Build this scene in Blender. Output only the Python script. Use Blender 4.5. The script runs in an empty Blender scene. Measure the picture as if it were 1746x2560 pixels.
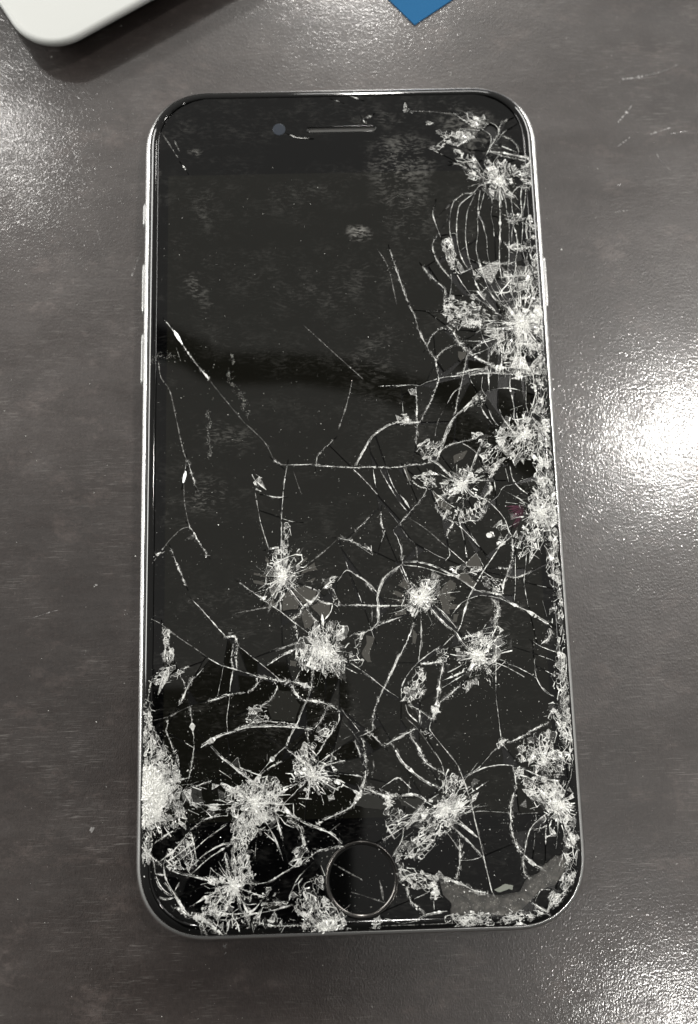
import bpy, math, random
import numpy as np
from mathutils import Vector, Matrix
from mathutils.geometry import tessellate_polygon

MM = 0.001
random.seed(7)
rng = np.random.default_rng(7)
scene = bpy.context.scene
col = scene.collection

# ------------------------------------------------------------------ camera
cam_d = bpy.data.cameras.new('camera')
cam = bpy.data.objects.new('camera', cam_d)
col.objects.link(cam)
scene.camera = cam
CAM_P = Vector((-2.6235, -31.2926, 146.3928)) * MM
cam.location = CAM_P
cam.rotation_mode = 'XYZ'
cam.rotation_euler = (0.1796, -0.0106, -0.0272)
cam_d.sensor_fit = 'VERTICAL'
cam_d.sensor_height = 36.0
cam_d.lens = 36.0 * 2241.36 / 2560.0
cam_d.clip_start = 0.001
cam_d.clip_end = 50
cam_d.dof.use_dof = True
cam_d.dof.focus_distance = 0.139
cam_d.dof.aperture_fstop = 15.0

# ------------------------------------------------------------------ room light and exposure
world = bpy.data.worlds.new('World')
scene.world = world
world.use_nodes = True
bg = world.node_tree.nodes['Background']
# the room is dimmer on the photographer's side of the bench
wn = world.node_tree
geo = wn.nodes.new('ShaderNodeTexCoord')
sxyz = wn.nodes.new('ShaderNodeSeparateXYZ')
wn.links.new(geo.outputs['Generated'], sxyz.inputs[0])
mr = wn.nodes.new('ShaderNodeMapRange')
mr.interpolation_type = 'SMOOTHSTEP'
mr.inputs['From Min'].default_value = -0.95
mr.inputs['From Max'].default_value = 0.1
mr.inputs['To Min'].default_value = 0.10
mr.inputs['To Max'].default_value = 0.46
wn.links.new(sxyz.outputs['Y'], mr.inputs['Value'])
wn.links.new(mr.outputs[0], bg.inputs['Strength'])
bg.inputs['Color'].default_value = (1.0, 0.985, 0.935, 1)
vs = scene.view_settings
vs.view_transform = 'Standard'
vs.look = 'None'
vs.exposure = 0.0
vs.gamma = 1.0
vs.use_curve_mapping = False


def lamp(name, loc, size, watts, color=(1, 0.97, 0.925), target=(0, 0, 0)):
    d = bpy.data.lights.new(name, 'AREA')
    d.shape = 'DISK'
    d.size = size
    d.energy = watts
    d.color = color
    o = bpy.data.objects.new(name, d)
    col.objects.link(o)
    o.location = loc
    o.rotation_euler = (Vector(target) - Vector(loc)).to_track_quat('-Z', 'Y').to_euler()
    return o


# ceiling downlights round the bench, plus unseen softboxes standing in for bright surroundings
lamp('downlight', (0.475, 0.27, 1.0), 0.075, 5.0)
lamp('downlight', (0.415, -0.47, 1.0), 0.075, 2.4)
lamp('downlight', (-0.52, 0.74, 1.0), 0.075, 1.7)
lamp('downlight', (0.06, 1.04, 1.0), 0.075, 2.6)
lamp('downlight', (0.125, 2.2, 1.3), 0.16, 20.0)
for sx, y, ln, w in ((-1, 0.42, 0.95, 12.0), (1, 0.80, 0.8, 10.0)):
    t = lamp('added_softbox', (sx * 0.95, y, 0.46), 0.3, w, (1, 0.985, 0.95), (0, 0.1, 0.02))  # added side softboxes, no real tubes: they whiten the frame and cracks
    t.data.shape = 'RECTANGLE'
    t.data.size = ln
    t.data.size_y = 0.22
t = lamp('added_softbox', (0.13, 1.05, 0.46), 0.34, 1.3, (1, 0.985, 0.95), (0, 0.1, 0.02))  # added panel behind the phone, meant for the glint on its top edge
t.data.shape = 'RECTANGLE'
t.data.size_y = 0.12
scene.cycles.transparent_max_bounces = 32
scene.cycles.use_denoising = True


# ------------------------------------------------------------------ helpers
def tag(o, label=None, cat=None, kind=None, group=None):
    if label: o['label'] = label
    if cat: o['category'] = cat
    if kind: o['kind'] = kind
    if group: o['group'] = group
    return o


def empty(name, loc=(0, 0, 0)):
    o = bpy.data.objects.new(name, None)
    o.empty_display_size = 0.01
    o.location = loc
    col.objects.link(o)
    return o


def mesh(name, verts, faces, mat, parent=None, smooth=False, mats=None):
    """verts in millimetres"""
    me = bpy.data.meshes.new(name)
    me.from_pydata([(v[0] * MM, v[1] * MM, v[2] * MM) for v in verts], [], faces)
    me.materials.append(mat)
    if smooth:
        me.polygons.foreach_set('use_smooth', [True] * len(me.polygons))
    me.update()
    o = bpy.data.objects.new(name, me)
    col.objects.link(o)
    if parent: o.parent = parent
    return o


def tri_mesh(name, V, F, mat, parent=None):
    """big triangle soup from numpy arrays (mm)"""
    V = np.asarray(V, np.float32) * MM
    F = np.asarray(F, np.int32)
    me = bpy.data.meshes.new(name)
    me.vertices.add(len(V))
    me.vertices.foreach_set('co', V.ravel())
    me.loops.add(len(F) * 3)
    me.loops.foreach_set('vertex_index', F.ravel())
    me.polygons.add(len(F))
    me.polygons.foreach_set('loop_start', np.arange(0, len(F) * 3, 3, dtype=np.int32))
    me.polygons.foreach_set('loop_total', np.full(len(F), 3, np.int32))
    me.update(calc_edges=True)
    me.validate()
    me.materials.append(mat)
    o = bpy.data.objects.new(name, me)
    col.objects.link(o)
    if parent: o.parent = parent
    return o


def rr(w, h, r, n=14, p=2.25):
    """rounded rectangle outline, half sizes w, h, corner r"""
    pts = []
    for cx, cy, a0 in ((w - r, h - r, 0), (-(w - r), h - r, 90), (-(w - r), -(h - r), 180), (w - r, -(h - r), 270)):
        for i in range(n + 1):
            a = math.radians(90 * i / n)
            c = max(math.cos(a), 0) ** (2 / p) * r
            s = max(math.sin(a), 0) ** (2 / p) * r
            x, y = {0: (c, s), 90: (-s, c), 180: (-c, -s), 270: (s, -c)}[a0]
            pts.append((cx + x, cy + y))
    return pts


def loft(loops, cap_start=False, cap_end=False):
    n = len(loops[0])
    V = [p for L in loops for p in L]
    F = []
    for k in range(len(loops) - 1):
        for i in range(n):
            j = (i + 1) % n
            F.append((k * n + i, k * n + j, (k + 1) * n + j, (k + 1) * n + i))
    if cap_start: F.append(tuple(range(n - 1, -1, -1)))
    if cap_end: F.append(tuple((len(loops) - 1) * n + i for i in range(n)))
    return V, F


# ------------------------------------------------------------------ materials
def new_mat(name):
    m = bpy.data.materials.new(name)
    m.use_nodes = True
    nt = m.node_tree
    b = nt.nodes['Principled BSDF']
    return m, nt, b


def N(nt, t, **kw):
    n = nt.nodes.new(t)
    for k, v in kw.items():
        setattr(n, k, v)
    return n


def simple(name, c, rough, metal=0.0, ior=1.5):
    m, nt, b = new_mat(name)
    b.inputs['Base Color'].default_value = (*c, 1)
    b.inputs['Roughness'].default_value = rough
    b.inputs['Metallic'].default_value = metal
    b.inputs['IOR'].default_value = ior
    return m


def math_n(nt, op, a, b=None, clamp=False):
    n = N(nt, 'ShaderNodeMath', operation=op, use_clamp=clamp)
    for i, v in enumerate((a, b)):
        if v is None: continue
        if isinstance(v, (int, float)): n.inputs[i].default_value = v
        else: nt.links.new(v, n.inputs[i])
    return n.outputs[0]


def noise(nt, vec, scale, detail=4, rough=0.55):
    n = N(nt, 'ShaderNodeTexNoise')
    n.inputs['Scale'].default_value = scale
    n.inputs['Detail'].default_value = detail
    n.inputs['Roughness'].default_value = rough
    nt.links.new(vec, n.inputs['Vector'])
    return n.outputs['Fac']


def mapped(nt, vec, scale=(1, 1, 1), rot=0.0):
    n = N(nt, 'ShaderNodeMapping')
    n.inputs['Scale'].default_value = scale
    n.inputs['Rotation'].default_value = (0, 0, rot)
    nt.links.new(vec, n.inputs['Vector'])
    return n.outputs[0]


def ramp(nt, fac, stops):
    n = N(nt, 'ShaderNodeValToRGB')
    e = n.color_ramp.elements
    while len(e) < len(stops): e.new(0.5)
    for el, (p, c) in zip(e, stops):
        el.position = p
        el.color = (*c, 1) if len(c) == 3 else c
    nt.links.new(fac, n.inputs[0])
    return n.outputs['Color']


def mat_table():
    m, nt, b = new_mat('table_sheet')
    co = N(nt, 'ShaderNodeTexCoord').outputs['Object']
    big = noise(nt, co, 18, 5)
    mid = noise(nt, co, 120, 5, 0.65)
    smear = noise(nt, mapped(nt, co, (1, 3.0, 1), 0.5), 45, 6, 0.7)
    k = math_n(nt, 'ADD', math_n(nt, 'MULTIPLY', big, 0.5), math_n(nt, 'ADD', math_n(nt, 'MULTIPLY', mid, 0.25), math_n(nt, 'MULTIPLY', smear, 0.25)))
    c = ramp(nt, k, [(0.38, (0.0178, 0.0136, 0.0123)), (0.5, (0.0264, 0.0208, 0.0189)), (0.64, (0.048, 0.0403, 0.0378))])
    fine = noise(nt, mapped(nt, co, (1.0, 0.35, 1)), 2600, 3, 0.7)
    pale = math_n(nt, 'MULTIPLY', math_n(nt, 'SUBTRACT', noise(nt, mapped(nt, co, (1, 1.6, 1), 0.7), 85, 8, 0.8), 0.54, True), 3.4, True)
    hsv = N(nt, 'ShaderNodeHueSaturation')
    nt.links.new(c, hsv.inputs['Color'])
    nt.links.new(math_n(nt, 'ADD', math_n(nt, 'ADD', 0.45, fine), math_n(nt, 'MULTIPLY', pale, 2.4)), hsv.inputs['Value'])
    # wiped-in hairline scuffs and specks of dust
    fine_l = None
    for sc, rot, st, th in ((200, 0.25, 24, 0.635), (260, 1.1, 28, 0.64), (170, 2.2, 22, 0.64), (330, 1.62, 32, 0.63)):
        nn = noise(nt, mapped(nt, co, (1.0, st, 1), rot), sc, 2, 0.5)
        ll = math_n(nt, 'MULTIPLY', math_n(nt, 'SUBTRACT', nn, th, True), 14, True)
        fine_l = ll if fine_l is None else math_n(nt, 'MAXIMUM', fine_l, ll)
    gate = math_n(nt, 'MULTIPLY', math_n(nt, 'SUBTRACT', noise(nt, co, 60, 4, 0.7), 0.45, True), 3.0, True)
    fine_l = math_n(nt, 'MULTIPLY', fine_l, gate)
    speck = math_n(nt, 'MULTIPLY', math_n(nt, 'SUBTRACT', noise(nt, co, 2100, 3, 0.7), 0.70, True), 16, True)
    mk = math_n(nt, 'MAXIMUM', math_n(nt, 'MULTIPLY', fine_l, 0.42), math_n(nt, 'MULTIPLY', speck, 0.8))
    mx = N(nt, 'ShaderNodeMix', data_type='RGBA')
    nt.links.new(mk, mx.inputs['Factor'])
    nt.links.new(hsv.outputs[0], mx.inputs['A'])
    mx.inputs['B'].default_value = (0.30, 0.285, 0.27, 1)
    nt.links.new(mx.outputs['Result'], b.inputs['Base Color'])
    # roughness smears from wiping
    r = math_n(nt, 'ADD', 0.27, math_n(nt, 'MULTIPLY', smear, 0.22))
    b.inputs['Specular IOR Level'].default_value = 0.38
    nt.links.new(r, b.inputs['Roughness'])
    b.inputs['IOR'].default_value = 1.6
    blotch = noise(nt, mapped(nt, co, (1.0, 2.2, 1), 0.9), 70, 7, 0.75)
    scuff = noise(nt, mapped(nt, co, (1.0, 7.0, 1), 1.25), 160, 5, 0.7)
    cw = math_n(nt, 'MULTIPLY', math_n(nt, 'SUBTRACT', math_n(nt, 'ADD', blotch, math_n(nt, 'MULTIPLY', scuff, 0.9)), 0.62), 1.9, True)
    nt.links.new(cw, b.inputs['Coat Weight'])
    b.inputs['Coat Roughness'].default_value = 0.115
    # orange peel of the lacquer and fine vertical grain
    g1 = noise(nt, mapped(nt, co, (1.0, 0.62, 1)), 4000, 1, 0.5)
    g2 = noise(nt, mapped(nt, co, (0.7, 1.0, 1)), 1900, 2, 0.5)
    hgt = math_n(nt, 'ADD', math_n(nt, 'MULTIPLY', g1, 0.6), math_n(nt, 'MULTIPLY', g2, 0.5))
    bp = N(nt, 'ShaderNodeBump')
    bp.inputs['Strength'].default_value = 1.0
    bp.inputs['Distance'].default_value = 0.000046
    nt.links.new(hgt, bp.inputs['Height'])
    nt.links.new(bp.outputs[0], b.inputs['Normal'])
    bp2 = N(nt, 'ShaderNodeBump')
    bp2.inputs['Strength'].default_value = 1.0
    bp2.inputs['Distance'].default_value = 0.000034
    nt.links.new(hgt, bp2.inputs['Height'])
    nt.links.new(bp2.outputs[0], b.inputs['Coat Normal'])
    return m


# finger marks on the glass: x, y, rx, ry, turn, strength (mm)
SMUDGES = [(11.5, 55.6, 6.5, 5.2, 0.3, 0.40), (3.6, 42.2, 2.2, 1.5, -0.1, 0.9), (11.5, 48.5, 5.5, 8.5, 0.2, 0.2),
           (-30.4, 54.2, 1.2, 1.9, 0.3, 0.95), (-23.6, 57.4, 1.2, 0.9, 0, 0.5), (-21.7, -1.6, 3.4, 3.0, 0.5, 0.30),
           (-18.5, 7.5, 5.5, 2.6, -0.2, 0.18), (-23.5, 33.2, 1.9, 2.9, 0.4, 0.34), (-21.6, 29.6, 1.2, 1.6, 0, 0.2),
           (-22.0, 47.0, 2.5, 5.0, 0.3, 0.12), (-1.0, 33.0, 15.0, 4.5, 0.05, 0.07), (-5.0, 50.0, 9.0, 2.5, 0, 0.08),
           (6.0, 22.0, 4.0, 6.0, -0.5, 0.10), (23.5, 60.5, 6.5, 4.2, -0.6, 0.45), (8.0, 63.0, 7.0, 1.8, 0, 0.14),
           (22.0, -22.0, 6.0, 4.0, 0, 0.10)]


def mat_glass():
    m, nt, b = new_mat('black_glass')
    co = N(nt, 'ShaderNodeTexCoord').outputs['Object']
    sep = N(nt, 'ShaderNodeSeparateXYZ')
    nt.links.new(co, sep.inputs[0])
    # printed black border round the switched-off screen
    ax = math_n(nt, 'ABSOLUTE', sep.outputs[0])
    ay = math_n(nt, 'ABSOLUTE', sep.outputs[1])
    inx = math_n(nt, 'LESS_THAN', ax, 29.35 * MM)
    iny = math_n(nt, 'LESS_THAN', ay, 52.3 * MM)
    scr = math_n(nt, 'MULTIPLY', inx, iny)
    mix = N(nt, 'ShaderNodeMix', data_type='RGBA')
    mix.inputs['A'].default_value = (0.0008, 0.0008, 0.0009, 1)
    mix.inputs['B'].default_value = (0.0042, 0.0041, 0.0031, 1)
    nt.links.new(scr, mix.inputs['Factor'])
    nt.links.new(mix.outputs['Result'], b.inputs['Base Color'])
    b.inputs['IOR'].default_value = 1.48
    rgh = math_n(nt, 'ADD', 0.03, math_n(nt, 'MULTIPLY', noise(nt, mapped(nt, co, (1, 4, 1)), 160, 4), 0.035))
    nt.links.new(rgh, b.inputs['Roughness'])
    # smudges
    wv = N(nt, 'ShaderNodeTexNoise')
    wv.inputs['Scale'].default_value = 260
    nt.links.new(co, wv.inputs['Vector'])
    wob = N(nt, 'ShaderNodeMix', data_type='VECTOR')
    wob.inputs['Factor'].default_value = 0.0022
    nt.links.new(co, wob.inputs['A'])
    nt.links.new(wv.outputs['Color'], wob.inputs['B'])
    co2 = wob.outputs['Result']
    streak = noise(nt, mapped(nt, co2, (0.7, 2.6, 1), 0.35), 1300, 3, 0.6)
    blot = noise(nt, co, 300, 6, 0.75)
    tex = math_n(nt, 'MULTIPLY', math_n(nt, 'SUBTRACT', math_n(nt, 'ADD', streak, blot), 0.98), 2.6, True)
    acc = None
    for x, y, rx, ry, t, s in SMUDGES:
        mp = N(nt, 'ShaderNodeMapping')
        mp.vector_type = 'TEXTURE'
        mp.inputs['Location'].default_value = (x * MM, y * MM, 7.3 * MM)
        mp.inputs['Rotation'].default_value = (0, 0, t)
        mp.inputs['Scale'].default_value = (rx * MM, ry * MM, 1)
        nt.links.new(co2, mp.inputs['Vector'])
        ln = N(nt, 'ShaderNodeVectorMath', operation='LENGTH')
        nt.links.new(mp.outputs[0], ln.inputs[0])
        e = math_n(nt, 'MULTIPLY', math_n(nt, 'SUBTRACT', 1.15, ln.outputs['Value'], True), s)
        acc = e if acc is None else math_n(nt, 'ADD', acc, e)
    haze = math_n(nt, 'MULTIPLY', math_n(nt, 'SUBTRACT', noise(nt, mapped(nt, co, (0.6, 1.6, 1), 0.4), 95, 6, 0.65), 0.44, True), 0.30)
    fac = math_n(nt, 'MULTIPLY', math_n(nt, 'ADD', acc, haze), tex, True)
    dust = N(nt, 'ShaderNodeBsdfDiffuse')
    dust.inputs['Color'].default_value = (0.62, 0.61, 0.57, 1)
    ms = N(nt, 'ShaderNodeMixShader')
    nt.links.new(math_n(nt, 'MULTIPLY', fac, 0.60, True), ms.inputs[0])
    nt.links.new(b.outputs[0], ms.inputs[1])
    nt.links.new(dust.outputs[0], ms.inputs[2])
    nt.links.new(ms.outputs[0], nt.nodes['Material Output'].inputs['Surface'])
    return m


def mat_fracture(name, lo, hi, clear, base=0.0):
    """broken edges and powder: white, each sliver with its own clearness"""
    m, nt, b = new_mat(name)
    ri = N(nt, 'ShaderNodeNewGeometry').outputs['Random Per Island']
    c = ramp(nt, ri, [(0.0, lo), (0.6, tuple((a + d) / 2 for a, d in zip(lo, hi))), (1.0, hi)])
    nt.links.new(c, b.inputs['Base Color'])
    b.inputs['Roughness'].default_value = 0.15
    b.inputs['IOR'].default_value = 1.5
    tr = N(nt, 'ShaderNodeBsdfTransparent')
    ms = N(nt, 'ShaderNodeMixShader')
    wn = N(nt, 'ShaderNodeTexWhiteNoise', noise_dimensions='1D')
    nt.links.new(ri, wn.inputs['W'])
    nt.links.new(math_n(nt, 'ADD', base, math_n(nt, 'MULTIPLY', math_n(nt, 'POWER', wn.outputs['Value'], 1.3), clear), True), ms.inputs[0])
    nt.links.new(b.outputs[0], ms.inputs[1])
    nt.links.new(tr.outputs[0], ms.inputs[2])
    nt.links.new(ms.outputs[0], nt.nodes['Material Output'].inputs['Surface'])
    return m


def mat_frame():
    m, nt, b = new_mat('silver_aluminium')
    co = N(nt, 'ShaderNodeTexCoord').outputs['Object']
    b.inputs['Base Color'].default_value = (0.78, 0.78, 0.775, 1)
    b.inputs['Metallic'].default_value = 1.0
    r = math_n(nt, 'ADD', 0.17, math_n(nt, 'MULTIPLY', noise(nt, co, 300, 4), 0.12))
    nt.links.new(r, b.inputs['Roughness'])
    return m


def mat_adhesive():
    m, nt, b = new_mat('bare_adhesive')
    co = N(nt, 'ShaderNodeTexCoord').outputs['Object']
    c = ramp(nt, noise(nt, co, 700, 6, 0.7), [(0.34, (0.018, 0.0175, 0.016)), (0.5, (0.042, 0.040, 0.036)), (0.68, (0.10, 0.095, 0.085))])
    nt.links.new(c, b.inputs['Base Color'])
    b.inputs['Roughness'].default_value = 0.55
    bp = N(nt, 'ShaderNodeBump')
    bp.inputs['Strength'].default_value = 0.5
    bp.inputs['Distance'].default_value = 0.00005
    nt.links.new(noise(nt, co, 2500, 3), bp.inputs['Height'])
    nt.links.new(bp.outputs[0], b.inputs['Normal'])
    return m


M_TABLE = mat_table()
M_GLASS = mat_glass()
M_RIM = simple('black_glass_edge', (0.0012, 0.0012, 0.0012), 0.06, ior=1.48)
M_CRACK = mat_fracture('crack_face', (0.55, 0.55, 0.53), (0.96, 0.97, 0.94), 0.65)
M_POWDER = mat_fracture('crushed_glass', (0.45, 0.45, 0.43), (0.95, 0.95, 0.92), 0.8)
M_VEIL = mat_fracture('clear_slivers', (0.55, 0.55, 0.52), (0.93, 0.93, 0.90), 0.25, 0.72)
M_BRIGHT = mat_fracture('powdered_glass', (0.86, 0.86, 0.83), (0.96, 0.96, 0.93), 0.15)
M_FAINT = mat_fracture('hairline_crack', (0.16, 0.16, 0.15), (0.5, 0.5, 0.48), 0.45, 0.45)
M_BLADE = simple('open_crack_face', (0.9, 0.92, 0.92), 0.3)
M_DUST = mat_fracture('dust', (0.25, 0.25, 0.23), (0.9, 0.9, 0.86), 0.5)
M_LIFT = [None, simple('lifted_glass', (0.046, 0.044, 0.039), 0.10), simple('lifted_glass_dark', (0.016, 0.016, 0.014), 0.08),
          simple('glass_chip', (0.17, 0.18, 0.155), 0.18), simple('bruised_screen', (0.045, 0.010, 0.022), 0.12)]
M_FRAME = mat_frame()


def mat_frost():
    """frosted faces inside crushed glass: streaky, partly clear"""
    m, nt, b = new_mat('frosted_fragment')
    ge = N(nt, 'ShaderNodeNewGeometry')
    ri = ge.outputs['Random Per Island']
    wn_ = N(nt, 'ShaderNodeTexWhiteNoise', noise_dimensions='1D')
    nt.links.new(ri, wn_.inputs['W'])
    co = N(nt, 'ShaderNodeTexCoord').outputs['Object']
    b.inputs['Base Color'].default_value = (0.86, 0.86, 0.83, 1)
    b.inputs['Roughness'].default_value = 0.12
    rot = N(nt, 'ShaderNodeVectorRotate', rotation_type='Z_AXIS')
    nt.links.new(co, rot.inputs['Vector'])
    nt.links.new(math_n(nt, 'MULTIPLY', ri, 6.28), rot.inputs['Angle'])
    st = noise(nt, mapped(nt, rot.outputs[0], (1, 6, 1)), 1100, 4, 0.7)
    sp = noise(nt, co, 5000, 2, 0.6)
    a = math_n(nt, 'SUBTRACT', math_n(nt, 'ADD', math_n(nt, 'MULTIPLY', st, 1.7), math_n(nt, 'MULTIPLY', sp, 1.3)), 1.18, True)
    lvl = math_n(nt, 'POWER', wn_.outputs['Value'], 2.0)
    vis = math_n(nt, 'MULTIPLY', math_n(nt, 'ADD', 0.08, math_n(nt, 'MULTIPLY', lvl, 1.5)), a, True)
    tr = N(nt, 'ShaderNodeBsdfTransparent')
    ms = N(nt, 'ShaderNodeMixShader')
    nt.links.new(vis, ms.inputs[0])
    nt.links.new(tr.outputs[0], ms.inputs[1])
    nt.links.new(b.outputs[0], ms.inputs[2])
    nt.links.new(ms.outputs[0], nt.nodes['Material Output'].inputs['Surface'])
    return m


M_FROST = mat_frost()
M_GASKET = simple('black_gasket', (0.006, 0.006, 0.006), 0.4)
M_PANEL = simple('screen_panel', (0.004, 0.004, 0.004), 0.25)
M_ADH = mat_adhesive()
M_RING = simple('dark_steel_ring', (0.085, 0.081, 0.077), 0.22, 1.0)
M_GRILLE = simple('speaker_mesh', (0.05, 0.05, 0.048), 0.35, 0.5)
M_LENS = simple('camera_lens_glass', (0.022, 0.027, 0.036), 0.15)
M_WHITE = simple('white_plastic', (0.44, 0.45, 0.435), 0.45)
M_BLUE = simple('blue_card', (0.001, 0.074, 0.185), 0.7, ior=1.3)
M_BLACK = simple('black_plastic', (0.004, 0.004, 0.005), 0.6)
M_SCR = mat_fracture('bare_scratch', (0.12, 0.115, 0.112), (0.5, 0.49, 0.48), 0.5, 0.2)
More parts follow.
